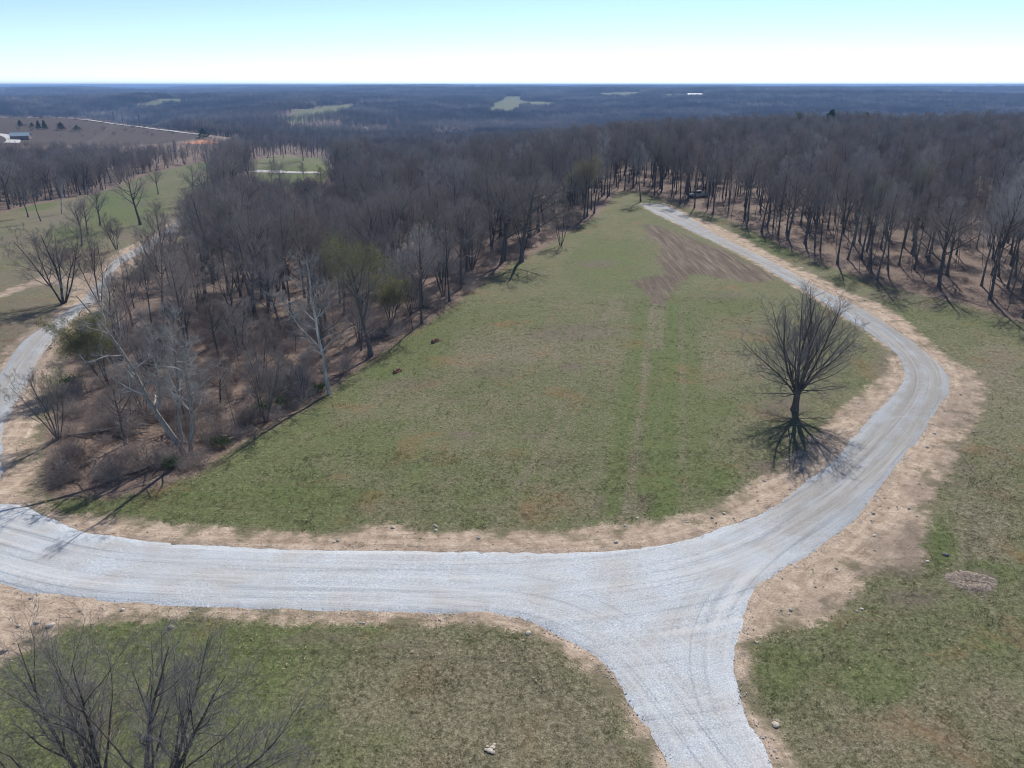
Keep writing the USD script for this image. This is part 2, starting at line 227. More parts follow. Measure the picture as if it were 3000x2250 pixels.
    l += [('a.color', 'sa.color'), ('b.color', 'sb.color'),
        ('add1.value', 'half.value1'), ('half.value', 'dsum.value1'), ('sb.g', 'dsum.value2'), ('dsum.value', 'dsum2.value1'), ('sb.b', 'dsum2.value2'), ('dsum2.value', 'dryf.value'), ('dryf.result', 'grass.fac'),
        ('rust.color', 'lush.color1'), ('sb.g', 'lushf.value1'), ('lushf.value', 'lush.fac'),
        ('geo.position', 'n5.vector'), ('geo.position', 'v1.vector'),
        ('n5.fac', 'e1.value1'), ('n6.fac', 'e2.value1'), ('e1.value', 'e3.value1'), ('e2.value', 'e3.value2'),
        ('sa.r', 'dirte.value1'), ('e3.value', 'dirte.value2'), ('dirte.value', 'dirtf.value'),
        ('sa.g', 'woode.value1'), ('e3.value', 'woode.value2'), ('woode.value', 'woodf.value'),
        ('sa.b', 'soile.value1'), ('n2.fac', 'soe.value1'), ('e3.value', 'soe.value3'), ('soe.value', 'soile.value2'), ('soile.value', 'soilf.value'),
        ('rc.color', 'rmap.vector'), ('rmap.vector', 'rut.vector'), ('n5.fac', 'dmix.color1'), ('rut.fac', 'dmix.color2'), ('dmix.color', 'dirt.fac'), ('dirt.color', 'dirtg.color1'), ('n6.fac', 'dirtg.color2'), ('dirtg.color', 'weed.color1'), ('n2.fac', 'wdadd.value1'), ('sa.r', 'wdm.value1'), ('wdm.value', 'wdadd.value2'), ('wdadd.value', 'weedf.value'), ('weedf.result', 'weed.fac'),
        ('n6.fac', 'litin.color1'), ('n3.fac', 'litin.color2'), ('litin.color', 'litter.fac'), ('geo.position', 'soilmap.vector'), ('soilmap.vector', 'soiln.vector'), ('soiln.fac', 'smix.color1'), ('n6.fac', 'smix.color2'), ('smix.color', 'soil.fac'),
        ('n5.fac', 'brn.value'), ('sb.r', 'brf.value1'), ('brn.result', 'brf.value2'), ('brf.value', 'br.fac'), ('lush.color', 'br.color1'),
        ('br.color', 'm1.color1'), ('soil.color', 'sdk.color1'), ('sa.b', 'sdf.value'), ('sdf.result', 'sdk.fac'), ('sdk.color', 'm1.color2'), ('soilf.result', 'm1.fac'),
        ('m1.color', 'm2.color1'), ('litter.color', 'm2.color2'), ('woodf.result', 'm2.fac'),
        ('m2.color', 'm3.color1'), ('weed.color', 'dk.color1'), ('sb.r', 'dkf.value1'), ('dkf.value', 'dk.fac'), ('dk.color', 'm3.color2'), ('dirtf.result', 'm3.fac'),
        ('n3.fac', 'hsum.value1'), ('rut.fac', 'hadd.value1'), ('n5.fac', 'hadd.value3'), ('hadd.value', 'hsum.value3'), ('hsum.value', 'bump.height'), ('bump.normal', 'p.normal'), ('m3.color', 'p.base_color')]
    usdkit.material(stage, mat('earth'), n, l, surface='p.BSDF')
ground_material()
def grass_material():
    n, l = dict(GROUND_NODES), list(GROUND_LINKS)
    n.update({'half': ('math', {'math_type': 'multiply', 'value2': 0.575}), 'oi': ('object_info', {}), 'rv': ('map_range', {'from_min': 0.0, 'from_max': 1.0, 'to_min': -0.16, 'to_max': 0.16}), 'ds': ('math', {'math_type': 'add'}),
        'br': ('hsv', {'saturation': 0.95, 'value': 1.35}), 'd': ('diffuse_bsdf', {}), 't': ('translucent_bsdf', {}), 'm': ('mix_closure', {'fac': 0.5})})
    l += [('add1.value', 'half.value1'), ('oi.random', 'rv.value'), ('half.value', 'ds.value1'), ('rv.result', 'ds.value2'), ('ds.value', 'dryf.value'), ('dryf.result', 'grass.fac'), ('rust.color', 'br.color'),
          ('br.color', 'd.color'), ('br.color', 't.color'), ('d.BSDF', 'm.closure1'), ('t.BSDF', 'm.closure2')]
    usdkit.material(stage, mat('grass_blade'), n, l, surface='m.closure')
grass_material()
def gravel_material():
    n = {'geo': ('geometry', {}), 'n1': ('noise_texture', {'scale': 10.0, 'detail': 4.0, 'roughness': 0.85}), 'n2': ('noise_texture', {'scale': 0.35, 'detail': 5.0, 'roughness': 0.6}),
         'n7': ('noise_texture', {'scale': 1.6, 'detail': 4.0}),
         'grain': ('rgb_ramp', {'ramp': [(0.31, (0.21, 0.23, 0.255)), (0.43, (0.38, 0.41, 0.445)), (0.53, (0.49, 0.525, 0.56)), (0.67, (0.76, 0.80, 0.83))]}),
         'dust': ('rgb_ramp', {'ramp': [(0.32, (0.26, 0.25, 0.235)), (0.5, (0.40, 0.385, 0.365)), (0.68, (0.54, 0.52, 0.495))]}),
         'mixd': ('mix', {}), 'dustf': ('math', {'math_type': 'multiply_add', 'value2': 0.5, 'use_clamp': True}), 'dn': ('map_range', {'from_min': 0.42, 'from_max': 0.60, 'to_min': -0.1, 'to_max': 0.9, 'clamp': False}),
         'g4': ('attribute', {'attribute': 'tracks'}), 's4': ('separate_color', {}),
         'lf': ('math', {'math_type': 'multiply', 'value2': 0.85}), 'dark': ('mix', {'mix_type': 'multiply', 'color2': (0.66, 0.655, 0.65)}), 'pale': ('mix', {'color2': (0.58, 0.565, 0.545)}),
         'h1': ('math', {'math_type': 'multiply_add', 'value2': 0.5}), 'bump': ('bump', {'strength': 0.6, 'distance': 0.035}),
         'p': ('principled_bsdf', {'roughness': 0.9, 'specular_ior_level': 0.2})}
    l = [('geo.position', 'n1.vector'), ('geo.position', 'n2.vector'), ('geo.position', 'n7.vector'), ('n1.fac', 'grain.fac'), ('n1.fac', 'dust.fac'), ('g4.color', 's4.color'),
         ('grain.color', 'mixd.color1'), ('dust.color', 'mixd.color2'), ('n2.fac', 'dn.value'), ('dn.result', 'dustf.value1'), ('s4.r', 'dustf.value3'), ('dustf.value', 'mixd.fac')]
    last = 'mixd.color'
    hsum = None
    for i in (1, 2, 3):
        n.update({f'a{i}': ('attribute', {'attribute': f'guide{i}'}), f'm{i}': ('mapping', {'scale': (3.1 - 0.3 * i, 0.045, 1.0), 'location': (i * 7.3, 0, 0)}), f'k{i}': ('noise_texture', {'scale': 1.0, 'detail': 3.5, 'roughness': 0.62}),
                  f'd{i}': ('map_range', {'from_min': 0.43, 'from_max': 0.33, 'to_min': 0.0, 'to_max': 0.8, 'clamp': True}), f'l{i}': ('map_range', {'from_min': 0.52, 'from_max': 0.66, 'to_min': 0.0, 'to_max': 0.6, 'clamp': True}),
                  f'sz{i}': ('separate_color', {}), f'wd{i}': ('math', {'math_type': 'multiply', 'use_clamp': True}), f'wl{i}': ('math', {'math_type': 'multiply', 'use_clamp': True}),
                  f'D{i}': ('mix', {'mix_type': 'multiply', 'color2': (0.66, 0.68, 0.71)}), f'P{i}': ('mix', {'color2': (0.58, 0.57, 0.555)})})
        l += [(f'a{i}.color', f'm{i}.vector'), (f'm{i}.vector', f'k{i}.vector'), (f'k{i}.fac', f'd{i}.value'), (f'k{i}.fac', f'l{i}.value'), (f'a{i}.color', f'sz{i}.color'),
              (f'd{i}.result', f'wd{i}.value1'), (f'sz{i}.b', f'wd{i}.value2'), (f'l{i}.result', f'wl{i}.value1'), (f'sz{i}.b', f'wl{i}.value2'),
              (last, f'P{i}.color1'), (f'wl{i}.value', f'P{i}.fac'), (f'P{i}.color', f'D{i}.color1'), (f'wd{i}.value', f'D{i}.fac')]
        last = f'D{i}.color'
    l += [('s4.b', 'lf.value1'), ('lf.value', 'dark.fac'), (last, 'dark.color1'), ('dark.color', 'p.base_color'), ('k1.fac', 'h1.value1'), ('n1.fac', 'h1.value3'), ('h1.value', 'bump.height'), ('bump.normal', 'p.normal')]
    usdkit.material(stage, mat('gravel'), n, l, surface='p.BSDF')
gravel_material()
def bark(name, dark, light, rough=0.95, scale=9.0, vary=0.25):
    usdkit.material(stage, mat(name), {'tc': ('texture_coordinate', {}), 'mp': ('mapping', {'scale': (1, 1, 0.25)}), 'n': ('noise_texture', {'scale': scale, 'detail': 4.0, 'roughness': 0.65}), 'r': ('rgb_ramp', {'ramp': [(0.35, dark), (0.65, light)]}),
        'oi': ('object_info', {}), 'v': ('map_range', {'from_min': 0.0, 'from_max': 1.0, 'to_min': 1 - vary, 'to_max': 1 + vary}), 'h': ('hsv', {}), 'p': ('principled_bsdf', {'roughness': rough, 'specular_ior_level': 0.12})},
        [('tc.object', 'mp.vector'), ('mp.vector', 'n.vector'), ('n.fac', 'r.fac'), ('r.color', 'h.color'), ('oi.random', 'v.value'), ('v.result', 'h.value'), ('h.color', 'p.base_color')], surface='p.BSDF')
bark('bark', (0.060, 0.053, 0.050), (0.125, 0.112, 0.104))
bark('twig', (0.195, 0.163, 0.142), (0.315, 0.272, 0.24))
def stand_twig(name, a, b, c, vary):
    usdkit.material(stage, mat(name), {'g': ('geometry', {}), 'n': ('noise_texture', {'scale': .005, 'detail': 5.0, 'roughness': .62}), 'r': ('rgb_ramp', {'ramp': [(.36, a), (.5, b), (.64, c)]}), 'oi': ('object_info', {}), 'v': ('map_range', {'from_min': 0.0, 'from_max': 1.0, 'to_min': 1 - vary, 'to_max': 1 + vary}), 'h': ('hsv', {}), 'p': ('principled_bsdf', {'roughness': .95, 'specular_ior_level': .1})},
        [('g.position', 'n.vector'), ('n.fac', 'r.fac'), ('r.color', 'h.color'), ('oi.random', 'v.value'), ('v.result', 'h.value'), ('h.color', 'p.base_color')], surface='p.BSDF')
stand_twig('far_twig', (.11, .094, .088), (.22, .194, .178), (.37, .32, .28), .3)
bark('twig_brown', (0.195, 0.155, 0.132), (0.33, 0.27, 0.23)); bark('twig_grey', (0.225, 0.203, 0.19), (0.37, 0.34, 0.32)); bark('twig_olive', (0.16, 0.15, 0.105), (0.27, 0.25, 0.18))
bark('lone_bark', (0.055, 0.046, 0.040), (0.115, 0.097, 0.082), vary=0.0)
bark('lone_twig', (0.15, 0.13, 0.122), (0.26, 0.23, 0.215), vary=0.0)
bark('pale_bark', (0.15, 0.14, 0.125), (0.52, 0.50, 0.46), scale=1.6, vary=0.05)
bark('pale_twig', (0.22, 0.20, 0.185), (0.36, 0.335, 0.31), vary=0.05)
bark('brush', (0.175, 0.138, 0.116), (0.40, 0.335, 0.29), vary=0.5)
bark('dead_wood', (0.13, 0.11, 0.095), (0.34, 0.30, 0.26), scale=14.0, vary=0.3)
bark('stone', (0.30, 0.25, 0.20), (0.58, 0.52, 0.45), scale=6.0, vary=0.3)
bark('rotten_wood', (0.15, 0.075, 0.045), (0.38, 0.22, 0.135), scale=5.0, vary=0.1)
bark('grey_stone', (0.11, 0.107, 0.10), (0.25, 0.245, 0.235), scale=6.0, vary=0.0)
def leafmat(name, c1, c2, tr=0.35):
    usdkit.material(stage, mat(name), {'g': ('geometry', {}), 'oi': ('object_info', {}), 'r': ('rgb_ramp', {'ramp': [(0.0, c1), (1.0, c2)]}), 'add': ('math', {'math_type': 'add'}), 'fr': ('math', {'math_type': 'fraction'}), 'd': ('diffuse_bsdf', {}), 't': ('translucent_bsdf', {}), 'm': ('mix_closure', {'fac': tr})},
        [('g.random_per_island', 'add.value1'), ('oi.random', 'add.value2'), ('add.value', 'fr.value1'), ('fr.value', 'r.fac'), ('r.color', 'd.color'), ('r.color', 't.color'), ('d.BSDF', 'm.closure1'), ('t.BSDF', 'm.closure2')], surface='m.closure')
leafmat('bud_leaf', (0.14, 0.15, 0.055), (0.28, 0.265, 0.12), 0.45)
leafmat('evergreen', (0.03, 0.05, 0.03), (0.07, 0.10, 0.05), 0.25)
leafmat('pine_needles', (0.05, 0.10, 0.035), (0.12, 0.19, 0.065), 0.35)
leafmat('honeysuckle', (0.035, 0.085, 0.018), (0.075, 0.15, 0.035), 0.35)
leafmat('dead_leaf', (0.22, 0.125, 0.07), (0.66, 0.50, 0.37), 0.25)
def plain(name, c, rough=0.6, metal=0.0, spec=0.5):
    usdkit.material(stage, mat(name), {'tc': ('texture_coordinate', {}), 'n': ('noise_texture', {'scale': 6.0, 'detail': 4.0}), 'r': ('rgb_ramp', {'ramp': [(0.3, tuple(0.86 * v for v in c)), (0.7, tuple(min(1.06 * v, 0.95) for v in c))]}), 'p': ('principled_bsdf', {'roughness': rough, 'metallic': metal, 'specular_ior_level': spec})},
        [('tc.object', 'n.vector'), ('n.fac', 'r.fac'), ('r.color', 'p.base_color')], surface='p.BSDF')
plain('white_paint', (0.78, 0.78, 0.77)); plain('barn_roof', (0.62, 0.62, 0.62), 0.6); plain('grey_paint', (0.30, 0.31, 0.32), 0.3); plain('dark_glass', (0.02, 0.024, 0.03), 0.1)
plain('rubber', (0.025, 0.025, 0.026), 0.9); plain('metal_roof', (0.30, 0.38, 0.44), 0.45, 0.3); plain('plank_wall', (0.16, 0.13, 0.11), 0.9); plain('pole_wood', (0.12, 0.10, 0.085), 0.9); plain('wire', (0.42, 0.43, 0.45), 0.5, 0.2); plain('steel', (0.35, 0.36, 0.37), 0.4, 0.8)

plain('gravel_plain', (.52, .50, .48), .95, 0, .1); plain('red_soil', (.46, .22, .13), .95, 0, .1)

# ---------------------------------------------------------------- the ground: one sheet out to the horizon
def axis(lo, hi, step, grow, mid_cap, far, cap_until):
    a = list(np.arange(lo, hi + 1e-6, step)); s = step
    up = [a[-1]]
    while up[-1] < far:
        s = min(s * grow, mid_cap) if up[-1] < cap_until else s * 1.12
        up.append(up[-1] + s)
    return a, up[1:]
ax, xr = axis(-62, 74, 0.42, 1.03, 22, 30000, 2600)
X = np.array([-(v - 74) - 62 for v in xr][::-1] + ax + xr)
ay, yu = axis(20, 128, 0.42, 1.028, 18, 30000, 2900)
dn, s, y0 = [], 0.42, 20
while y0 > -400: s *= 1.12; y0 -= s; dn.append(y0)
Y = np.array(dn[::-1] + ay + yu)
GX, GY = np.meshgrid(X, Y); fx, fy = GX.ravel(), GY.ravel()
fz = height(fx, fy)
near = (np.abs(fx) < 420) & (fy > -60) & (fy < 520)
sd = {k: np.full(len(fx), -6.0) for k in ('dirt', 'soil', 'road')}
nx, ny = fx[near], fy[near]
sd['soil'][inside(FARM, fx, fy) & (np.hypot(fx, fy) > 450)] = 6.0
sd['dirt'][near] = sdist(DIRT, nx, ny); sd['soil'][near] = np.maximum(np.minimum(sdist(SOILP, nx, ny), 4.0), np.where(sd['soil'][near] > 0, 6.0, -6.0)); sd['road'][near] = sdist(ROAD, nx, ny)
wood = np.where(inside(OPEN_ALL, fx, fy), -6.0, 6.0)
wood[near] = -sdist(clean(unary_union([OPEN_NEAR, KNOLL])), nx, ny)
wood[inside(FARM, fx, fy)] = -6.0
fz = fz - 0.16 * sstep(0.25, 0.8, sd['road'])
dirt_rel = sstep(-0.3, 0.6, sd['dirt'])
fz = fz + dirt_rel * nz(fx, fy, 2.2, 31, 3) * 0.16 + sstep(0.0, 1.0, wood) * near * nz(fx, fy, 3.0, 33, 3) * 0.5
def line_coords(line, pts):
    """(signed offset, metres along) of points from a polyline."""
    a, b = line[:-1], line[1:]; d = b - a; L = np.linalg.norm(d, axis=1); cum = np.r_[0, np.cumsum(L)]
    tree = cKDTree((a + b) / 2); k = tree.query(pts, k=3)[1]
    best = np.full(len(pts), 1e9); off = np.zeros(len(pts)); al = np.zeros(len(pts))
    for c in range(3):
        s_ = k[:, c]; u = d[s_] / L[s_][:, None]; w = pts - a[s_]; t = np.clip((w * u).sum(1), 0, L[s_]); near_ = a[s_] + u * t[:, None]
        dist = np.linalg.norm(pts - near_, axis=1); sg = np.sign(u[:, 0] * w[:, 1] - u[:, 1] * w[:, 0])
        m = dist < best; best[m] = dist[m]; off[m] = (sg * dist)[m]; al[m] = (cum[s_] + t)[m]
    return off, al
# named patches (picture x, y, half width, half height in picture units): brown / lush / dry
def patch(lst, size):
    out = np.zeros(len(fx))
    for px, py, a, b, w in lst:
        c, ex, ey = ground([(px, py), (px + a, py), (px, py - b)])
        u = ex - c; v = ey - c
        M = np.linalg.pinv(np.stack([u, v], 1))
        q = M @ np.stack([fx - c[0], fy - c[1]])
        d = np.hypot(q[0], q[1]) + nz(fx, fy, size, 71, 3) * 0.9
        out = np.maximum(out, w * sstep(1.5, 0.25, d))
    return out
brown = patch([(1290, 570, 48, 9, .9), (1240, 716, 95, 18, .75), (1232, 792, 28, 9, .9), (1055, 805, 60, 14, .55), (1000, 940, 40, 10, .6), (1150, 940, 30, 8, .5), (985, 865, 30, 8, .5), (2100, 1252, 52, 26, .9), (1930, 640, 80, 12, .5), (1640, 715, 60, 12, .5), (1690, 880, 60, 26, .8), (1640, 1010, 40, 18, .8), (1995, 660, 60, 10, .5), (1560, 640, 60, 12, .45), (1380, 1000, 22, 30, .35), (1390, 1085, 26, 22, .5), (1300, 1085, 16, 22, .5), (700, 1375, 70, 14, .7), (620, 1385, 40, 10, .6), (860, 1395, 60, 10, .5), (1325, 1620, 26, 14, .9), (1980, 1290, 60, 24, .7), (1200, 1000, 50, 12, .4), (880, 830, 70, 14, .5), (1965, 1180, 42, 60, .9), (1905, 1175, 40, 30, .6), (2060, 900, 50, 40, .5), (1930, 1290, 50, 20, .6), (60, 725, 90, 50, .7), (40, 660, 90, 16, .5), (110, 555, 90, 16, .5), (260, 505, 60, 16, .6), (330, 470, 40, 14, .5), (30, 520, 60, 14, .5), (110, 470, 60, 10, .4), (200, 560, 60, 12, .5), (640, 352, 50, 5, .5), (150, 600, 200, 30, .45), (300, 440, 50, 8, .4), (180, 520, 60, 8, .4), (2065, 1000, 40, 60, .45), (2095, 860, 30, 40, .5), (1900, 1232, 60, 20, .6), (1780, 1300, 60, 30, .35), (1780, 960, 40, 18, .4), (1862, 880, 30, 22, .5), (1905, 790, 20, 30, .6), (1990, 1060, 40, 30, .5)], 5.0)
lush = patch([(1310, 560, 70, 40, .6), (1560, 660, 60, 16, .6), (880, 690, 90, 60, .5), (620, 1070, 160, 26, .8), (420, 1072, 110, 18, .8), (830, 805, 40, 14, .9), (1640, 520, 50, 8, .9), (1700, 545, 40, 8, .8), (250, 440, 60, 30, .9), (300, 440, 40, 30, .9), (2020, 1180, 40, 40, .9), (2130, 1240, 60, 30, .7), (1550, 1030, 40, 26, .8), (640, 350, 60, 10, .5), (700, 1600, 200, 60, .15), (170, 505, 60, 20, .6), (60, 440, 50, 12, .5), (470, 355, 50, 10, .9), (1900, 1480, 80, 50, .2), (1690, 1440, 50, 40, .35), (1560, 880, 30, 18, .6)], 7.0)
dryp = patch([(2000, 1550, 300, 120, .24), (2150, 900, 80, 150, .20), (900, 1540, 560, 190, .24), (2120, 1150, 70, 90, .2), (200, 470, 240, 70, .2), (150, 590, 220, 45, .24), (1500, 760, 200, 60, .12), (400, 1560, 200, 60, .08), (1100, 760, 300, 50, .12), (640, 345, 70, 10, .14), (120, 480, 140, 60, .14), (60, 720, 110, 60, .25), (1300, 1100, 300, 20, .08)], 9.0)
def lane(px, hw, w):
    d = np.full(len(fx), 99.0); m = near & (np.abs(fx) < 90) & (fy < 260); d[m] = np.abs(line_coords(smooth_line(ground(px), 1.0), np.c_[fx[m], fy[m]])[0]); d = d + nz(fx, fy, 4.0, 73, 3) * hw * 1.6
    return w * sstep(1.5, 0.2, d / hw) * (0.5 + 1.1 * np.clip(nz(fx, fy, 11, 74, 2) + .45, 0, 1))
for px, hw, w in (([(1452, 640), (1448, 800), (1440, 950), (1428, 1110)], .9, .9), ([(1420, 760), (1412, 900), (1398, 1060)], .7, .7), ([(1388, 650), (1358, 850), (1318, 1100)], .8, .5), ([(1490, 680), (1500, 850), (1510, 1030)], 1.0, .35)): lush = np.maximum(lush, lane(px, hw, w))
for px, hw, w in (([(1412, 640), (1396, 800), (1368, 1000), (1340, 1135)], .30, .8), ([(1434, 640), (1428, 800), (1414, 1000), (1398, 1130)], .30, .8), ([(1330, 640), (1230, 850), (1075, 1130)], .35, .45), ([(1345, 640), (1262, 850), (1130, 1130)], .35, .35), ([(1215, 650), (1060, 870), (850, 1110)], .4, .3), ([(1470, 660), (1478, 850), (1480, 1060)], .3, .5)): dryp = np.maximum(dryp, lane(px, hw, w) * .22); brown = np.maximum(brown, lane(px, hw, w) * .10)
farmv = inside(FARM, fx, fy); meadv = inside(MEAD, fx, fy)
brown[farmv] = 1.0; lush[meadv] = 0.22; dryp[meadv] = 0.12
TRI = []
ncol, nrow = len(X), len(Y)
i, j = np.meshgrid(np.arange(ncol - 1), np.arange(nrow - 1)); q = (j * ncol + i).ravel()
faces = np.vstack([np.stack([q, q + 1, q + ncol + 1], 1), np.stack([q, q + ncol + 1, q + ncol], 1)])
fmean = lambda a: a[faces].mean(1)
cls = np.zeros(len(faces), int)
wm, dm, sm = fmean(wood), fmean(sd['dirt']), fmean(sd['soil'])
rr = np.hypot(fmean(fx), fmean(fy))
cls[(wm > 0) & (rr < 600)] = 1; cls[rr >= 600] = 4; cls[(sm > 0) & (rr < 400)] = 3; cls[dm > 0] = 2
maska = np.stack([sd['dirt'], wood, sd['soil']], 1); maskb = np.stack([brown, lush, dryp], 1)
guides = [smooth_line(ground(g), 0.6) for g in (G1, G2, G3, G4)]
roadc = np.zeros((len(fx), 3)); rsel = np.zeros(len(fx), bool); rsel[near] = sd['dirt'][near] > -2.5
cc = np.array([line_coords(g, np.c_[fx[rsel], fy[rsel]]) for g in guides]); kk = np.argmin(np.abs(cc[:, 0]), 0); ar = np.arange(len(kk))
roadc[rsel, 0] = cc[kk, 0, ar]; roadc[rsel, 1] = cc[kk, 1, ar] + kk * 300
def prim_var(m, name, a):
    UsdGeom.PrimvarsAPI(m).CreatePrimvar(name, Sdf.ValueTypeNames.Color3fArray, 'vertex').Set(Vt.Vec3fArray.FromNumpy(np.ascontiguousarray(a, np.float32)))
allv = np.stack([fx, fy, fz], 1)
gn = np.zeros_like(allv); fn = np.cross(allv[faces[:, 1]] - allv[faces[:, 0]], allv[faces[:, 2]] - allv[faces[:, 0]])
for k in range(3): np.add.at(gn, faces[:, k], fn)
gn /= np.linalg.norm(gn, axis=1, keepdims=True)
for c, name, label in ((0, 'ground', 'mown grass of the field and slopes round the gravel road, green with dry brown patches'), (1, 'woodland_floor', 'brown leaf litter under the bare trees on both sides of the field'),
                       (2, 'dirt_verge', 'bare tan dirt graded along both edges of the pale gravel road'), (3, 'bare_soil', 'brown scraped soil patch in the grass beside the far straight of the road'), (4, 'hills', 'wooded valley sides and low ridges out to the horizon')):
    f = faces[cls == c]
    if not len(f): continue
    used, inv = np.unique(f, return_inverse=True)
    m = usdkit.mesh(stage, numbered('/World', name), (allv[used], inv.reshape(-1, 3)), mat('earth'))
    m.CreateNormalsAttr(Vt.Vec3fArray.FromNumpy(gn[used].astype(np.float32))); m.SetNormalsInterpolation('vertex')
    prim_var(m, 'maska', maska[used]); prim_var(m, 'maskb', maskb[used]); prim_var(m, 'roadc', roadc[used])
    tag(m, label, 'ground', kind='structure')
def gz(x, y): return height(x, y)

# ---------------------------------------------------------------- gravel road
def drape(region, step_near, jag):
    bnd = []
    for g in (region.geoms if region.geom_type == 'MultiPolygon' else [region]):
        for r_ in [g.exterior, *g.interiors]:
            n_ = int(r_.length / 0.33); bnd.append(np.array([r_.interpolate(t).coords[0] for t in np.linspace(0, r_.length, n_, endpoint=False)]))
    bp = np.vstack(bnd); bp = bp + np.stack([nz(bp[:, 0], bp[:, 1], 0.55, 91, 3) + 1.2 * nz(bp[:, 0], bp[:, 1], 3.5, 93, 2), nz(bp[:, 0], bp[:, 1], 0.55, 92, 3) + 1.2 * nz(bp[:, 0], bp[:, 1], 3.5, 94, 2)], 1) * jag
    x0, y0, x1, y1 = region.bounds
    gx, gy = np.meshgrid(np.arange(x0, x1, step_near), np.arange(y0, y1, step_near)); gp = np.stack([gx.ravel(), gy.ravel()], 1)
    gp = gp + RNG.uniform(-.15, .15, gp.shape); gp = gp[inside(region.buffer(-0.3), gp[:, 0], gp[:, 1])]
    P = np.vstack([bp, gp]); T = Delaunay(P).simplices; c = P[T].mean(1)
    T = T[inside(region.buffer(0.06), c[:, 0], c[:, 1])]
    a, b, c_ = P[T[:, 0]], P[T[:, 1]], P[T[:, 2]]
    cr = (b - a)[:, 0] * (c_ - a)[:, 1] - (b - a)[:, 1] * (c_ - a)[:, 0]; T = T[np.abs(cr) > 1e-5]; cr = cr[np.abs(cr) > 1e-5]
    T[cr < 0] = T[cr < 0][:, ::-1]
    d = sdist(region, P[:, 0], P[:, 1]); d[:len(bp)] = 0
    return P, T, d
P, T, d = drape(ROAD, 0.5, 0.22)
co = [line_coords(g, P) for g in guides]
left_w = (np.abs(co[3][0]) < np.abs(co[0][0])) & (np.abs(co[3][0]) < 6)
a1 = np.where(left_w, co[3][0], co[0][0]); l1 = np.where(left_w, co[3][1] + 300, co[0][1])
z = gz(P[:, 0], P[:, 1]) + 0.10 * sstep(0.0, 0.7, d) - 0.05 + 0.05 * np.exp(-((d - 0.45) / 0.2) ** 2) - 0.03 * np.exp(-((np.abs(a1) - 0.95) / 0.35) ** 2) + nz(P[:, 0], P[:, 1], 0.9, 95, 3) * 0.04
z = z + 0.03 * sstep(0, .5, d)
wj = np.exp(-(co[1][0] / 3.4) ** 2) * sstep(14, 24, co[1][1]); wr = np.exp(-(co[2][0] / 3.0) ** 2)
rd = obj('gravel_road', (np.c_[P, z], T), 'gravel')
_, _, rn = meshkit.arrays((np.c_[P, z], T), True)
rd.CreateNormalsAttr(Vt.Vec3fArray.FromNumpy(rn.astype(np.float32))); rd.SetNormalsInterpolation('vertex')
tag(rd, 'fresh pale blue grey crushed stone road with a forked junction in the foreground', 'road', kind='structure')
prim_var(rd, 'guide1', np.stack([a1, l1, np.clip(1.15 - 0.6 * wj, 0, 1)], 1)); prim_var(rd, 'guide2', np.stack([co[1][0], co[1][1], wj], 1)); prim_var(rd, 'guide3', np.stack([co[2][0], co[2][1], 0.8 * wr], 1))
al = co[0][1]; loop = np.where(left_w, 0.8, sstep(56, 70, al))
dust = loop * (np.exp(-((np.abs(a1 + 0.0) - 1.0) / 0.55) ** 2) * 1.0 + 0.25 * np.exp(-(a1 / 2.0) ** 2)) - 0.35 * np.exp(-(d / 0.4) ** 2) + 0.14 * (1 - loop)
prim_var(rd, 'tracks', np.stack([dust, d, loop], 1))

# ---------------------------------------------------------------- trees
def nrm(v): return v / np.maximum(np.linalg.norm(v, axis=-1, keepdims=True), 1e-9)
def path(rng, p0, d, L, k, up, wob):
    n = len(p0); P = [p0]; d = nrm(d)
    for _ in range(k - 1):
        P.append(P[-1] + d * (L / (k - 1))[:, None])
        d = nrm(d + np.array([0, 0, 1.0]) * (up / (k - 1)) + rng.normal(0, wob, (n, 3)) / math.sqrt(k - 1))
    return np.stack(P, 1)
def spawn(rng, P, R, L, n, t0=0.3, t1=0.97, ang=(30, 55), ratio=(.4, .7), up=0.3, wob=0.15, k=5, rr=0.6, taper=0.3, apex=0.4, rmin=0.004):
    Np, K = P.shape[:2]; idx = np.repeat(np.arange(Np), n); j = np.tile(np.arange(n), Np)
    t = t0 + (t1 - t0) * (j + rng.random(len(idx))) / n
    f = np.minimum(t * (K - 1), K - 1.001); i = f.astype(int); w = (f - i)[:, None]
    p0 = P[idx, i] * (1 - w) + P[idx, i + 1] * w; r = R[idx, i] * (1 - w[:, 0]) + R[idx, i + 1] * w[:, 0]
    tan = nrm(P[idx, i + 1] - P[idx, i])
    ref = np.where(np.abs(tan[:, 2:]) > 0.9, [1.0, 0, 0], [0, 0, 1.0]); a = nrm(np.cross(tan, ref)); b = np.cross(tan, a)
    az = j * 2.4 + np.repeat(rng.random(Np) * 6.28, n) + rng.normal(0, .5, len(idx)); th = np.radians(rng.uniform(*ang, len(idx)))[:, None]
    d = tan * np.cos(th) + (a * np.cos(az)[:, None] + b * np.sin(az)[:, None]) * np.sin(th)
    Ln = L[idx] * rng.uniform(*ratio, len(idx)) * (1 - apex * (t - t0) / max(t1 - t0, 1e-3))
    r0 = np.maximum(r * rr, rmin)
    C = path(rng, p0, d, Ln, k, up, wob)
    return C, r0[:, None] * np.linspace(1, taper, k), Ln
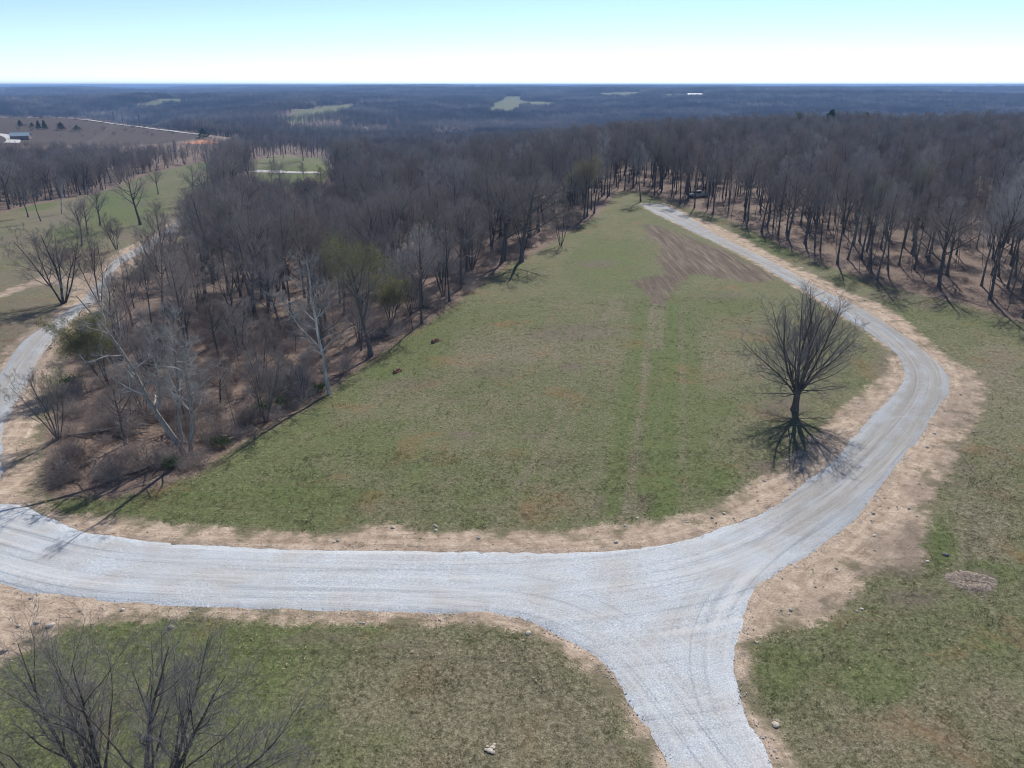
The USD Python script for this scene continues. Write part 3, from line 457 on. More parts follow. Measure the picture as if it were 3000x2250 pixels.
def tubes(P, R, sides):
    n, K = P.shape[:2]; t = nrm(P[:, -1] - P[:, 0]); ref = np.where(np.abs(t[:, 2:]) > 0.9, [1.0, 0, 0], [0, 0, 1.0]); a = nrm(np.cross(t, ref)); b = np.cross(t, a)
    an = np.arange(sides) * 2 * np.pi / sides
    v = P[:, :, None] + R[:, :, None, None] * (np.cos(an)[None, None, :, None] * a[:, None, None] + np.sin(an)[None, None, :, None] * b[:, None, None])
    i, j = np.meshgrid(np.arange(K - 1), np.arange(sides), indexing='ij'); i, j = i.ravel(), j.ravel(); j2 = (j + 1) % sides
    q = np.vstack([np.stack([i * sides + j, i * sides + j2, (i + 1) * sides + j2], 1), np.stack([i * sides + j, (i + 1) * sides + j2, (i + 1) * sides + j], 1)])
    f = (q[None] + (np.arange(n) * K * sides)[:, None, None]).reshape(-1, 3)
    return v.reshape(-1, 3), f
def spikes(P, R):
    """Finest twigs: three-sided points."""
    n = len(P); t = nrm(P[:, -1] - P[:, 0]); ref = np.where(np.abs(t[:, 2:]) > 0.9, [1.0, 0, 0], [0, 0, 1.0]); a = nrm(np.cross(t, ref)); b = np.cross(t, a)
    an = np.arange(3) * 2 * np.pi / 3
    base = P[:, 0][:, None] + R[:, 0][:, None, None] * (np.cos(an)[None, :, None] * a[:, None] + np.sin(an)[None, :, None] * b[:, None])
    v = np.concatenate([base, P[:, -1][:, None]], 1).reshape(-1, 3)
    f = (np.array([[0, 1, 3], [1, 2, 3], [2, 0, 3]])[None] + (np.arange(n) * 4)[:, None, None]).reshape(-1, 3)
    return v, f
def join(parts):
    vs, fs, o = [], [], 0
    for v, f in parts: vs.append(v); fs.append(f + o); o += len(v)
    return np.vstack(vs), np.vstack(fs)
def flare(R, k=3, amt=0.5):
    R = R.copy(); R[:, 0] *= 1 + amt; R[:, 1] *= 1 + amt * 0.1; return R
def make_tree(seed, H=15.0, kind='forest', lod=0):
    """Returns {'trunk': mesh, 'crown': mesh, tips: points, dirs} of a bare tree H metres high."""
    rng = np.random.default_rng(seed); Z = np.zeros
    if kind == 'forest':
        P = path(rng, Z((1, 3)), np.array([[rng.normal(0, .05), rng.normal(0, .05), 1]]), np.array([H * 0.93]), 12, 0.25, 0.10); R = H * 0.0115 * (np.linspace(1, .12, 12) ** 0.9)[None]; L = np.array([H * 0.93])
        lv = [dict(n=20, t0=.40, t1=.98, ang=(26, 58), ratio=(.25, .42), up=.55, wob=.16, k=6, rr=.5, taper=.25, apex=.62), dict(n=6, t0=.25, ang=(25, 55), ratio=(.38, .62), up=.35, wob=.2, k=4, rr=.55, taper=.35, apex=.4),
              dict(n=7, t0=.15, ang=(22, 60), ratio=(.42, .8), up=.25, wob=.2, k=3, rr=.55, taper=.5, apex=.3, rmin=.009), dict(n=7, t0=.1, ang=(20, 65), ratio=(.45, .95), up=.2, wob=.15, k=2, rr=.75, taper=.5, apex=.3, rmin=.006)]
    elif kind == 'oak':
        P = path(rng, Z((1, 3)), np.array([[rng.normal(0, .06), rng.normal(0, .06), 1]]), np.array([H * 0.72]), 10, 0.2, 0.16); R = H * 0.017 * (np.linspace(1, .22, 10) ** 0.8)[None]; L = np.array([H * 0.72])
        lv = [dict(n=11, t0=.36, t1=.99, ang=(25, 62), ratio=(.48, .72), up=.5, wob=.22, k=7, rr=.62, taper=.22, apex=.42), dict(n=8, t0=.25, ang=(25, 60), ratio=(.34, .6), up=.3, wob=.25, k=5, rr=.55, taper=.3, apex=.4),
              dict(n=7, t0=.2, ang=(25, 60), ratio=(.38, .7), up=.25, wob=.22, k=3, rr=.55, taper=.5, apex=.35, rmin=.008), dict(n=7, t0=.1, ang=(22, 65), ratio=(.45, .9), up=.2, wob=.15, k=2, rr=.75, taper=.5, apex=.3, rmin=.006)]
    elif kind == 'vase':
        m = rng.integers(4, 7); az = np.arange(m) * 6.283 / m + rng.normal(0, .3, m); tl = rng.uniform(.12, .42, m)
        P = path(rng, np.stack([np.cos(az), np.sin(az), 0 * az], 1) * H * .015, np.stack([np.cos(az) * tl, np.sin(az) * tl, 1 + 0 * az], 1), H * rng.uniform(.62, .85, m), 9, 0.35, 0.14); R = H * 0.0085 * rng.uniform(.7, 1.1, m)[:, None] * (np.linspace(1, .15, 9) ** .9)[None]; L = np.full(m, H * .75)
        lv = [dict(n=9, t0=.28, t1=.98, ang=(20, 45), ratio=(.28, .46), up=.5, wob=.16, k=5, rr=.55, taper=.25, apex=.5), dict(n=5, t0=.2, ang=(22, 50), ratio=(.36, .6), up=.3, wob=.2, k=4, rr=.55, taper=.35, apex=.4),
              dict(n=6, t0=.2, ang=(22, 55), ratio=(.4, .75), up=.25, wob=.2, k=3, rr=.55, taper=.5, apex=.35, rmin=.007), dict(n=7, t0=.1, ang=(20, 60), ratio=(.45, .9), up=.2, wob=.15, k=2, rr=.75, taper=.5, apex=.3, rmin=.006)]
    elif kind == 'sycamore':
        P = path(rng, Z((1, 3)), np.array([[rng.normal(0, .05), rng.normal(0, .05), 1]]), np.array([H * 0.95]), 14, 0.2, 0.16); R = H * 0.0125 * (np.linspace(1, .10, 14) ** .9)[None]; L = np.array([H * .95])
        lv = [dict(n=22, t0=.25, t1=.98, ang=(45, 85), ratio=(.20, .36), up=.35, wob=.38, k=7, rr=.42, taper=.3, apex=.6), dict(n=5, t0=.25, ang=(30, 70), ratio=(.35, .6), up=.3, wob=.4, k=5, rr=.5, taper=.35, apex=.4),
              dict(n=5, t0=.2, ang=(25, 65), ratio=(.4, .75), up=.25, wob=.3, k=3, rr=.5, taper=.5, apex=.35, rmin=.009), dict(n=4, t0=.15, ang=(22, 65), ratio=(.45, .85), up=.2, wob=.2, k=2, rr=.75, taper=.5, apex=.3, rmin=.006)]
    elif kind == 'sapling':
        P = path(rng, Z((1, 3)), np.array([[rng.normal(0, .09), rng.normal(0, .09), 1]]), np.array([H * 0.95]), 9, 0.2, 0.13); R = H * 0.0055 * np.linspace(1, .15, 9)[None]; L = np.array([H * .95])
        lv = [dict(n=15, t0=.35, t1=.97, ang=(25, 55), ratio=(.2, .34), up=.5, wob=.2, k=4, rr=.5, taper=.3, apex=.6), dict(n=6, t0=.2, ang=(25, 55), ratio=(.4, .7), up=.3, wob=.2, k=3, rr=.55, taper=.4, apex=.4, rmin=.007),
              dict(n=6, t0=.15, ang=(22, 60), ratio=(.45, .85), up=.2, wob=.15, k=2, rr=.7, taper=.5, apex=.3, rmin=.006)]
    elif kind == 'shrub':
        m = 16; az = np.arange(m) * 2.4; tl = rng.uniform(.15, 1.0, m)
        P = path(rng, np.stack([np.cos(az), np.sin(az), 0 * az], 1) * H * rng.uniform(.02, .18, m)[:, None], np.stack([np.cos(az) * tl, np.sin(az) * tl, 1 + 0 * az], 1), H * rng.uniform(.6, 1.1, m), 5, -0.15, 0.22); R = H * 0.0085 * rng.uniform(.6, 1.1, m)[:, None] * np.linspace(1, .35, 5)[None]; L = np.full(m, H * .9)
        lv = [dict(n=6, t0=.2, ang=(25, 65), ratio=(.35, .7), up=.1, wob=.4, k=4, rr=.7, taper=.4, apex=.3, rmin=.012), dict(n=4, t0=.1, ang=(25, 70), ratio=(.5, 1.0), up=.1, wob=.2, k=2, rr=.8, taper=.5, apex=.2, rmin=.012)]
    R0 = flare(R) if kind in ('forest', 'oak', 'sycamore') else R
    out = {'trunk': tubes(P, R0, 7 if lod == 0 else 5), 'P': P, 'L1': None}
    parts, drop = [], {0: 0, 1: 1}[lod]
    side = [5, 4, 3, 3]
    for a, s in enumerate(lv[:len(lv) - drop]):
        if lod: s = dict(s, rmin=max(s.get('rmin', .004), .012))
        P, R, L = spawn(rng, P, R, L, **s)
        if a == 0: out['L1'] = (P, R)
        parts.append(spikes(P, R) if s['k'] == 2 or (lod and a == len(lv) - drop - 1) else tubes(P, R, side[a] if not lod else 3))
    out['trunk'] = join([out['trunk'], parts[0]]) if kind != 'shrub' else out['trunk']; out['crown'] = join(parts[1:] if kind != 'shrub' else parts); out['limbs'] = parts[0]; out['rest'] = join(parts[1:]); out['tips'] = P[:, -1]; out['tipd'] = P[:, -1] - P[:, 0]
    out['top'] = max(out['crown'][0][:, 2].max(), out['trunk'][0][:, 2].max())
    k = H / out['top']
    for n_ in ('trunk', 'crown', 'limbs', 'rest'): out[n_] = (out[n_][0] * k, out[n_][1])
    out['tips'] = out['tips'] * k
    return out
def leaves_at(pts, size, rng, per=2, spread=0.2):
    n = len(pts) * per; c = np.repeat(pts, per, 0) + rng.normal(0, spread, (n, 3)); u = nrm(rng.normal(size=(n, 3))); w = nrm(np.cross(u, rng.normal(size=(n, 3)))); s_ = rng.uniform(.6, 1.2, n)[:, None] * size
    v = np.stack([c - u * s_, c + w * s_ * .45, c + u * s_, c - w * s_ * .45], 1).reshape(-1, 3)
    f = (np.array([[0, 1, 2], [0, 2, 3]])[None] + (np.arange(n) * 4)[:, None, None]).reshape(-1, 3)
    return v, f
stage.CreateClassPrim('/World/Classes')
VAR = {}
def variant(name, parts):
    """A class of thing whose copies reference it. parts: (name, mesh, material)."""
    UsdGeom.Xform.Define(stage, f'/World/Classes/{name}')
    for n_, m, mt in parts: usdkit.mesh(stage, numbered(f'/World/Classes/{name}', n_), m, mat(mt))
    VAR[name] = f'/World/Classes/{name}'
def place(name, var, xy, h_scale, rot, label, cat='tree', group=None, sink=0.08, lean=None, wide=1.0):
    x = UsdGeom.Xform.Define(stage, numbered('/World', name))
    x.AddTranslateOp().Set(Gf.Vec3d(float(xy[0]), float(xy[1]), float(gz(*xy)) - sink))
    if lean: x.AddRotateYOp().Set(float(lean[1])); x.AddRotateXOp().Set(float(lean[0]))
    x.AddRotateZOp().Set(float(rot))
    x.AddScaleOp().Set(Gf.Vec3f(h_scale * wide, h_scale * wide, h_scale))
    x.GetPrim().GetReferences().AddInternalReference(VAR[var]); x.GetPrim().SetInstanceable(True)
    tag(x, label, cat, group); return x

TREE_SET = {'forest': 6, 'oak': 4, 'vase': 3, 'sapling': 3, 'sycamore': 1}
base_h = {'forest': 16.0, 'oak': 14.0, 'vase': 10.0, 'sapling': 10.0, 'sycamore': 16.0}
made = {}
for kd, cnt in TREE_SET.items():
    for c in range(cnt):
        t = make_tree(100 + 17 * c + len(kd), base_h[kd], kd); made[kd, c] = t
        pale = kd == 'sycamore'
        variant(f'{kd}_{c}', [('trunk', t['trunk'], 'pale_bark' if pale else 'bark'), ('crown', t['crown'], 'pale_twig' if pale else ('twig', 'twig_brown', 'twig_grey', 'twig', 'twig_olive', 'twig_grey')[c])])
for c, (kd, lt) in enumerate((('vase', 0.9), ('oak', 0.8))):
    t = make_tree(900 + c, base_h[kd], kd); rg = np.random.default_rng(5 + c); pick = t['tips'][rg.random(len(t['tips'])) < lt]
    variant(f'budding_{c}', [('trunk', t['trunk'], 'bark'), ('crown', t['crown'], 'twig'), ('leaves', leaves_at(pick, 0.085, rg, 2, 0.2), 'bud_leaf')])
for c in range(2):
    t = make_tree(700 + c, 2.6, 'shrub'); variant(f'shrub_{c}', [('stems', t['trunk'], 'brush'), ('twigs', t['crown'], 'brush')])
t = make_tree(720, 2.2, 'shrub'); rg = np.random.default_rng(9)
variant('green_shrub', [('stems', t['trunk'], 'brush'), ('leaves', leaves_at(t['tips'], 0.09, rg, 4, 0.12), 'honeysuckle')])

# trees that can be told apart: picture point of the base, picture y of the top, kind, label, lean
OWN = [
    ((137, 655), 462, 'vase_0', 'broad many-stemmed bare tree where the dirt lane meets the left gravel road', None),
    ((177, 532), 425, 'oak_0', 'front tree of the three bare trees clustered on the left grass slope', None),
    ((190, 506), 408, 'oak_1', 'middle tree of the three bare trees clustered on the left grass slope', None),
    ((217, 487), 392, 'oak_2', 'rear forked tree of the three bare trees clustered on the left grass slope', None),
    ((303, 486), 345, 'oak_3', 'tall straight bare tree with level branches between the left slope and the wood', None),
    ((342, 420), 352, 'oak_1', 'fan-shaped bare tree alone on the upper green of the left slope', None),
    ((134, 462), 366, 'sycamore_0', 'pale leaning tree at the top edge of the left grass slope', (0, -6)),
    ((88, 478), 385, 'forest_2', 'slim bare tree with dark trunk standing by the left edge grass', None),
    ((61, 469), 392, 'oak_0', 'leftmost dark double-trunked tree on the upper part of the left slope', None),
    ((216, 652), 486, 'vase_1', 'slender many-stemmed tree veiling the bend of the left gravel road', None),
    ((268, 612), 510, 'sapling_2', 'slim young tree leaning beside the far reach of the left gravel road', (0, -8)),
    ((330, 588), 478, 'vase_2', 'bushy tree on the field side of the far reach of the left gravel road', None),
    ((304, 655), 545, 'sapling_0', 'slim upright tree just below the far reach of the left gravel road', None),
    ((252, 540), 455, 'vase_0', 'low branchy tree across the left gravel road from the wood', None),
    ((420, 440), 350, 'oak_3', 'big bare tree at the right side of the left slope', None),
    ((470, 372), 312, 'forest_2', 'bare tree at the narrow top end of the left slope', None),
    ((20, 452), 330, 'oak_2', 'large dark bare tree at the left edge of the picture behind the slope', None),
    ((370, 634), 425, 'forest_0', 'thick dark trunked tree where the left gravel road goes behind the wood', None),
    ((407, 795), 520, 'forest_1', 'tall dark vine-wrapped tree in the middle of the left thicket', None),
    ((493, 638), 400, 'forest_3', 'tall bare tree with a pair of trunks deep in the left wood', None),
    ((520, 640), 420, 'forest_4', 'bare tree just right of the paired trunks in the left wood', None),
    ((553, 690), 450, 'oak_0', 'bare tree with upswept forks behind the white sycamore', None),
    ((693, 560), 400, 'oak_3', 'spreading dark bare tree above the budding tree of the left wood', None),
    ((232, 832), 655, 'budding_0', 'leaning many-stemmed tree with yellow green buds beside the left road', (2, -14)),
    ((256, 828), 745, 'sapling_0', 'small dark forked tree just right of the leaning budding tree', None),
    ((801, 769), 482, 'budding_1', 'yellow green budding tree at the edge of the field in front of the left wood', (0, -6)),
    ((845, 700), 580, 'budding_0', 'small budding tree behind and right of the big budding tree', None),
    ((911, 699), 480, 'forest_5', 'bare edge tree with a straight trunk right of the budding trees', None),
    ((891, 713), 540, 'sapling_1', 'thin bare edge tree right of the budding trees, close to a straight trunk', None),
    ((971, 652), 455, 'forest_0', 'dark straight edge tree halfway along the left treeline', None),
    ((1031, 484), 345, 'oak_2', 'big forked bare tree rising behind the left treeline', None),
    ((1126, 566), 372, 'oak_0', 'large spreading tree with a thick dark trunk out in the field edge', None),
    ((1211, 530), 415, 'vase_1', 'bushy many-stemmed bare tree near the far end of the left treeline', None),
    ((1262, 472), 328, 'budding_1', 'olive budding tree at the far tip of the field', None),
    ((1277, 473), 412, 'sapling_2', 'slanting thin tree at the far tip of the field', (0, 14)),
    ((1384, 436), 300, 'forest_2', 'dark tree standing at the far end of the gravel road', None),
    ((1414, 422), 285, 'forest_4', 'tall dark tree just right of the far end of the road', None),
    ((1500, 449), 300, 'forest_1', 'tall thick tree in front of the truck in the right wood', None),
    ((1541, 460), 315, 'forest_3', 'tall tree just right of the truck in the right wood', None),
    ((1681, 508), 330, 'forest_5', 'straight slim edge tree of the right wood beside the road verge', None),
    ((1701, 516), 350, 'oak_3', 'rough barked edge tree close right of a straight slim one in the right wood', None),
    ((1831, 561), 360, 'forest_0', 'leaning edge tree with long forked shadow on the right grass strip', (0, 4)),
    ((1876, 576), 380, 'forest_4', 'edge tree right of the tree with the long forked shadow', None),
    ((1918, 583), 385, 'forest_2', 'dark edge tree above the upper bend of the road', None),
    ((1975, 582), 390, 'forest_1', 'thick trunk a little inside the right wood above the upper bend', None),
    ((2028, 620), 400, 'oak_1', 'front edge tree of the right wood with shadow stretching to the grass', None),
    ((2120, 618), 395, 'forest_3', 'stout tree near the right end of the wood edge', None),
    ((2181, 645), 440, 'sapling_1', 'slim forward tree at the right end of the wood edge', None),
    ((578, 342), 290, 'forest_5', 'left one of the bare trees standing on the grass knoll', None),
    ((592, 352), 296, 'oak_2', 'second bare tree from the left on the grass knoll', None),
    ((612, 340), 270, 'forest_0', 'tall thin tree on the crest of the grass knoll', None),
    ((655, 347), 288, 'oak_1', 'single oak casting a round shadow on the grass knoll', None)]
taken = []
hmax = {'forest': 16.0, 'oak': 14.0, 'vase': 10.0, 'sapling': 10.0, 'sycamore': 16.0, 'budding_0': 10.0, 'budding_1': 14.0}
names = {'forest': 'bare_tree', 'oak': 'bare_tree', 'vase': 'bare_tree', 'sapling': 'young_tree', 'sycamore': 'pale_tree', 'budding': 'budding_tree'}
xyO = ground([o[0] for o in OWN])
for (b, top, var, label, lean), xy in zip(OWN, xyO):
    h = float(np.clip(tree_height(b, top, xy), 5, 24)); kd = var.rsplit('_', 1)[0]; h0 = hmax.get(var, hmax.get(kd))
    place(names[kd], var, xy, h / h0, RNG.uniform(0, 360), label, lean=lean, group=None, wide={(137, 655): 1.45, (216, 652): 1.1, (1126, 566): 1.25, (303, 486): 1.15}.get(b, 1.0)); taken.append(xy)

# the lone tree, the sycamores and the foreground tree are grown to the photograph's own outline
def hero(name, label, xy, parts, rot=0.0, sc=1.0):
    p = thing(name, label, 'tree', (xy[0], xy[1], float(gz(*xy)) - 0.1), rot, sc)
    for n_, m, mt in parts: usdkit.mesh(stage, numbered(p, n_), m, mat(mt))
    taken.append(np.array(xy)); return p
def limbs_tree(seed, stems, lv, sides=(7, 5, 4, 3, 3)):
    """stems: list of (start, direction, length, radius, upturn). Returns list of limb meshes, and the twigs."""
    rng = np.random.default_rng(seed); limbs = []; Ps = []; Rs = []; Ls = []
    for s0, d0, L0, r0, up0 in stems:
        P = path(rng, np.array([s0], float), np.array([d0], float), np.array([L0]), 12, up0, 0.24); R = r0 * (np.linspace(1, .10, 12) ** .85)[None]
        limbs.append(tubes(P, R, 8)); Ps.append(P); Rs.append(R); Ls.append(L0)
    P, R, L = np.vstack(Ps), np.vstack(Rs), np.array(Ls); parts = []
    for a, s in enumerate(lv):
        P, R, L = spawn(rng, P, R, L, **s); parts.append(spikes(P, R) if s['k'] == 2 else tubes(P, R, sides[a + 1]))
    return limbs, parts, P[:, -1]
FINE = [dict(n=13, t0=.14, t1=.98, ang=(18, 46), ratio=(.24, .46), up=.3, wob=.22, k=6, rr=.48, taper=.25, apex=.4), dict(n=7, t0=.15, ang=(20, 46), ratio=(.34, .58), up=.25, wob=.2, k=4, rr=.55, taper=.35, apex=.4, rmin=.008),
        dict(n=6, t0=.1, ang=(20, 52), ratio=(.4, .75), up=.2, wob=.25, k=3, rr=.55, taper=.5, apex=.3, rmin=.006), dict(n=6, t0=.1, ang=(20, 60), ratio=(.45, .9), up=.15, wob=.15, k=2, rr=.7, taper=.5, apex=.3, rmin=.0045)]
def forked(seed, trunk, leaders, side, fork, fine):
    """A tree of a few leaders that fork: returns (leader meshes, bough mesh, twig mesh)."""
    rng = np.random.default_rng(seed); Ps, Rs, Ls, out = [], [], [], []
    for s0, az, tilt, L0, r0, up0 in leaders:
        a, t_ = math.radians(az), math.radians(tilt)
        P = path(rng, np.array([s0], float), np.array([[math.sin(t_) * math.cos(a), math.sin(t_) * math.sin(a), math.cos(t_)]]), np.array([L0]), 14, up0, .21); R = r0 * (np.linspace(1, .07, 14) ** .9)[None]
        out.append(tubes(P, R, 8)); Ps.append(P); Rs.append(R); Ls.append(L0)
    P, R, L = np.vstack(Ps), np.vstack(Rs), np.array(Ls)
    P2, R2, L2 = spawn(rng, P, R, L, **fork); boughs = tubes(P2, R2, 6)
    Ps, Rs, Ls = [], [], []
    for s0, az, tilt, L0, r0, up0 in side:
        a, t_ = math.radians(az), math.radians(tilt)
        Ps.append(path(rng, np.array([s0], float), np.array([[math.sin(t_) * math.cos(a), math.sin(t_) * math.sin(a), math.cos(t_)]]), np.array([L0]), fork['k'], up0, .22)); Rs.append(r0 * (np.linspace(1, .12, fork['k']) ** .9)[None]); Ls.append(L0)
    if side: boughs = join([boughs, tubes(np.vstack(Ps), np.vstack(Rs), 6)]); P2, R2, L2 = np.vstack([P2, *Ps]), np.vstack([R2, *Rs]), np.r_[L2, Ls]
    # the leaders' own tops carry twigs too
    K = fork['k']; top = P[:, -K:] if P.shape[1] >= K else P; P2, R2, L2 = np.vstack([P2, top]), np.vstack([R2, R[:, -K:]]), np.r_[L2, L * K / 14]
    parts = []; P, R, L = P2, R2, L2
    for a, s_ in enumerate(fine): P, R, L = spawn(rng, P, R, L, **s_); parts.append(spikes(P, R) if s_['k'] == 2 else tubes(P, R, (4, 3, 3)[a]))
    return out, boughs, join(parts)
FORK = dict(n=8, t0=.06, t1=.82, ang=(24, 50), ratio=(.44, .70), up=.36, wob=.24, k=9, rr=.58, taper=.14, apex=.45)
TW = [dict(n=12, t0=.12, t1=.98, ang=(22, 52), ratio=(.22, .40), up=.2, wob=.3, k=5, rr=.5, taper=.3, apex=.35, rmin=.009), dict(n=7, t0=.12, ang=(22, 55), ratio=(.36, .7), up=.15, wob=.3, k=3, rr=.55, taper=.5, apex=.3, rmin=.006), dict(n=6, t0=.1, ang=(22, 62), ratio=(.45, .9), up=.1, wob=.2, k=2, rr=.7, taper=.5, apex=.3, rmin=.0048)]
lone = g1(1716, 886)
lead = [((.07 * math.cos(math.radians(az)), .07 * math.sin(math.radians(az)), 1.75 + h), az, tl, L0 * 1.08, r0, .30) for az, tl, L0, r0, h in ((185, 9, 9.2, .21, .2), (8, 15, 9.8, .22, .2), (100, 12, 9.2, .15, .3), (275, 14, 8.8, .13, .3), (196, 26, 9.0, .16, 0), (345, 28, 9.6, .14, 0), (40, 28, 9.2, .12, .1), (140, 26, 8.8, .12, .1), (235, 32, 8.2, .11, .1), (310, 34, 8.2, .11, .1), (5, 40, 8.6, .10, -.1), (180, 40, 8.0, .10, -.1), (75, 40, 7.6, .09, 0))]
side = [((0, 0, 1.7 + .1 * k), az, tl, L0, .055, up0) for k, (az, tl, L0, up0) in enumerate(((170, 84, 5.4, .25), (10, 82, 5.6, .12), (60, 82, 4.8, .2), (230, 84, 4.6, .1), (120, 74, 5.0, .3), (320, 76, 5.0, .3), (200, 66, 6.0, .35), (345, 64, 6.2, .3), (95, 58, 5.2, .4), (275, 60, 5.2, .4), (25, 52, 6.4, .35), (155, 52, 6.2, .35), (0, 70, 5.8, .2), (188, 72, 5.6, .2)))]
limbs, boughs, twigs = forked(3, None, lead, side, dict(FORK, n=6, t0=.16, ang=(16, 44), ratio=(.36, .64), rr=.44, wob=.26, up=.28), [dict(TW[0], n=10, wob=.34, ang=(22, 54), rmin=.0065), dict(TW[1], n=6, wob=.34, rmin=.005), dict(TW[2], n=6, rmin=.004)])
trk = tubes(np.array([[[0, 0, -.1], [.02, 0, .4], [.04, 0, .9], [.05, .0, 1.5], [.03, 0, 2.1], [0, 0, 2.8]]]), np.array([[.54, .40, .34, .33, .36, .22]]), 14)
hero('lone_tree', 'solitary bare oak standing in the grass inside the right bend of the road', lone, [('trunk', trk, 'lone_bark')] + [('limb', m, 'lone_bark') for m in limbs] + [('bough', boughs, 'lone_bark'), ('crown', twigs, 'lone_twig')], 0, (.93, .93, 1.0))
fore = np.array([-15.6, 22.4])
lead = [((-.8, 0, 1.2), az, tl, L0, r0 * .9, .10) for az, tl, L0, r0 in ((110, 12, 9.0, .16), (150, 32, 9.2, .15), (180, 50, 9.4, .14), (200, 64, 8.6, .12), (130, 46, 8.6, .12), (240, 50, 7.0, .10))] + [((.8, 0, 1.3), az, tl, L0, r0 * .9, .10) for az, tl, L0, r0 in ((90, 8, 9.2, .17), (30, 22, 9.2, .15), (10, 46, 9.0, .13), (350, 60, 8.0, .11), (60, 38, 8.6, .12), (310, 46, 7.0, .10))]
limbs, boughs, twigs = forked(4, None, lead, [], dict(FORK, n=8, ang=(14, 36), wob=.34, rr=.5), [dict(TW[0], n=10, wob=.5, ratio=(.26, .5), rmin=.009), dict(TW[1], n=7, wob=.5, rmin=.0065), dict(TW[2], n=5, rmin=.0045)])
tr1 = tubes(np.array([[[-.35, 0, -.1], [-.5, 0, .6], [-.8, 0, 1.2], [-.9, 0, 1.9]], [[.35, 0, -.1], [.5, 0, .6], [.8, 0, 1.3], [.9, 0, 1.9]]]), np.array([[.42, .33, .30, .16], [.45, .35, .32, .18]]), 10)
hero('bare_tree', 'big bare double-trunked tree in the lower left corner of the picture', fore, [('trunk', tr1, 'lone_bark')] + [('limb', m, 'lone_bark') for m in limbs] + [('bough', boughs, 'lone_bark'), ('crown', twigs, 'lone_twig')], 0, (1.0, 1.0, .95))

SYC = [dict(n=16, t0=.25, t1=.98, ang=(35, 80), ratio=(.18, .34), up=.35, wob=.45, k=8, rr=.40, taper=.3, apex=.5), dict(n=6, t0=.2, ang=(30, 70), ratio=(.34, .6), up=.25, wob=.4, k=5, rr=.5, taper=.35, apex=.4, rmin=.012), dict(n=6, t0=.15, ang=(25, 65), ratio=(.4, .75), up=.2, wob=.3, k=3, rr=.5, taper=.5, apex=.35, rmin=.009), dict(n=5, t0=.15, ang=(22, 65), ratio=(.45, .85), up=.15, wob=.2, k=2, rr=.7, taper=.5, apex=.3, rmin=.007)]
xy = g1(405, 983)
limbs, parts, _ = limbs_tree(31, [((-.1, 0, 0), (-.55, .1, 1), 16.5, .27, .2), ((.25, 0, 0), (.16, .05, 1), 12.5, .22, .15), ((-.3, .3, 1.2), (-.2, .25, 1), 11.5, .17, .2), ((-1.9, .3, 4.2), (.10, .2, 1), 8.5, .11, .2)], SYC)
hero('pale_tree', 'leaning white-limbed sycamore with forked base at the near tip of the left wood', xy, [('trunk', m, 'dead_wood') for m in limbs] + [('crown', join(parts[:2]), 'pale_bark'), ('twigs', join(parts[2:]), 'pale_twig')])
xy = g1(712, 852)
limbs, parts, _ = limbs_tree(37, [((0, 0, 0), (-.12, .04, 1), 15.5, .22, .05), ((-.4, .1, 5.0), (-.75, .1, 1), 7.0, .09, .3), ((-.6, .1, 8.0), (-.7, -.2, .8), 5.5, .08, .2)], SYC)
hero('pale_tree', 'tall white sycamore with bright limbs left of the budding edge tree', xy, [('trunk', m, 'pale_bark') for m in limbs] + [('crown', join(parts[:2]), 'pale_bark'), ('twigs', join(parts[2:]), 'pale_twig')])

# trees of the two woods: a few hundred singly, the rest as masses
def scatter(x0, x1, y0, y1, spacing, seed):
    rg = np.random.default_rng(seed); gx, gy = np.meshgrid(np.arange(x0, x1, spacing), np.arange(y0, y1, spacing)); p = np.stack([gx.ravel(), gy.ravel()], 1)
    return p + rg.uniform(-.48, .48, p.shape) * spacing
cand = np.vstack([scatter(-330, 20, 40, 560, 5.2, 77), scatter(20, 400, 40, 560, 4.4, 78)])
az = np.degrees(np.arctan2(cand[:, 0], cand[:, 1])); r = np.hypot(cand[:, 0], cand[:, 1])
ok = (np.abs(az) < 41) & (r < 520) & ~inside(OPEN_ALL.buffer(1.2), cand[:, 0], cand[:, 1])
cand, az, r = cand[ok], az[ok], r[ok]
dt = cKDTree(np.array(taken)).query(cand)[0]
thin = np.random.default_rng(5).random(len(cand))
ravine = (az < -8) & (r < 105)                                        # thicket of the near tip: fewer tall trees
keep = (dt > 2.6) & (thin < np.where(ravine, .72, .93)); cand, az, r = cand[keep], az[keep], r[keep]
order = np.argsort(r); cand, az, r = cand[order], az[order], r[order]
side = np.where(cand[:, 0] > 0.09 * cand[:, 1], 1, 0)
solo = np.zeros(len(cand), bool); solo[np.where(side == 0)[0][:110]] = True; solo[np.where(side == 1)[0][:140]] = True
rg = np.random.default_rng(15)
LBL = {0: ('bare grey tree crowded into the wood between the left gravel road and the field', 'trees of the wood left of the field'), 1: ('bare dark tree crowded into the wood beyond the road on the right', 'trees of the wood right of the road')}
pool = {0: ['forest_0', 'forest_1', 'oak_0', 'oak_1', 'oak_2', 'oak_3', 'vase_0', 'vase_1', 'vase_2', 'sapling_0', 'sapling_1', 'sapling_2', 'forest_3'], 1: ['forest_0', 'forest_1', 'forest_2', 'forest_3', 'forest_4', 'forest_5', 'forest_2', 'forest_5', 'oak_1', 'oak_3', 'sapling_0', 'sapling_1', 'sapling_2', 'sapling_1', 'sapling_0', 'sapling_2', 'sapling_1']}
def tall(kd, x, y, rg):
    h = {'forest': 16.5, 'oak': 15.0, 'vase': 11.0, 'sapling': 11.0}[kd] * rg.uniform(.78, 1.14)
    return h * (0.8 if x < 0 and y < 110 else 1.0)
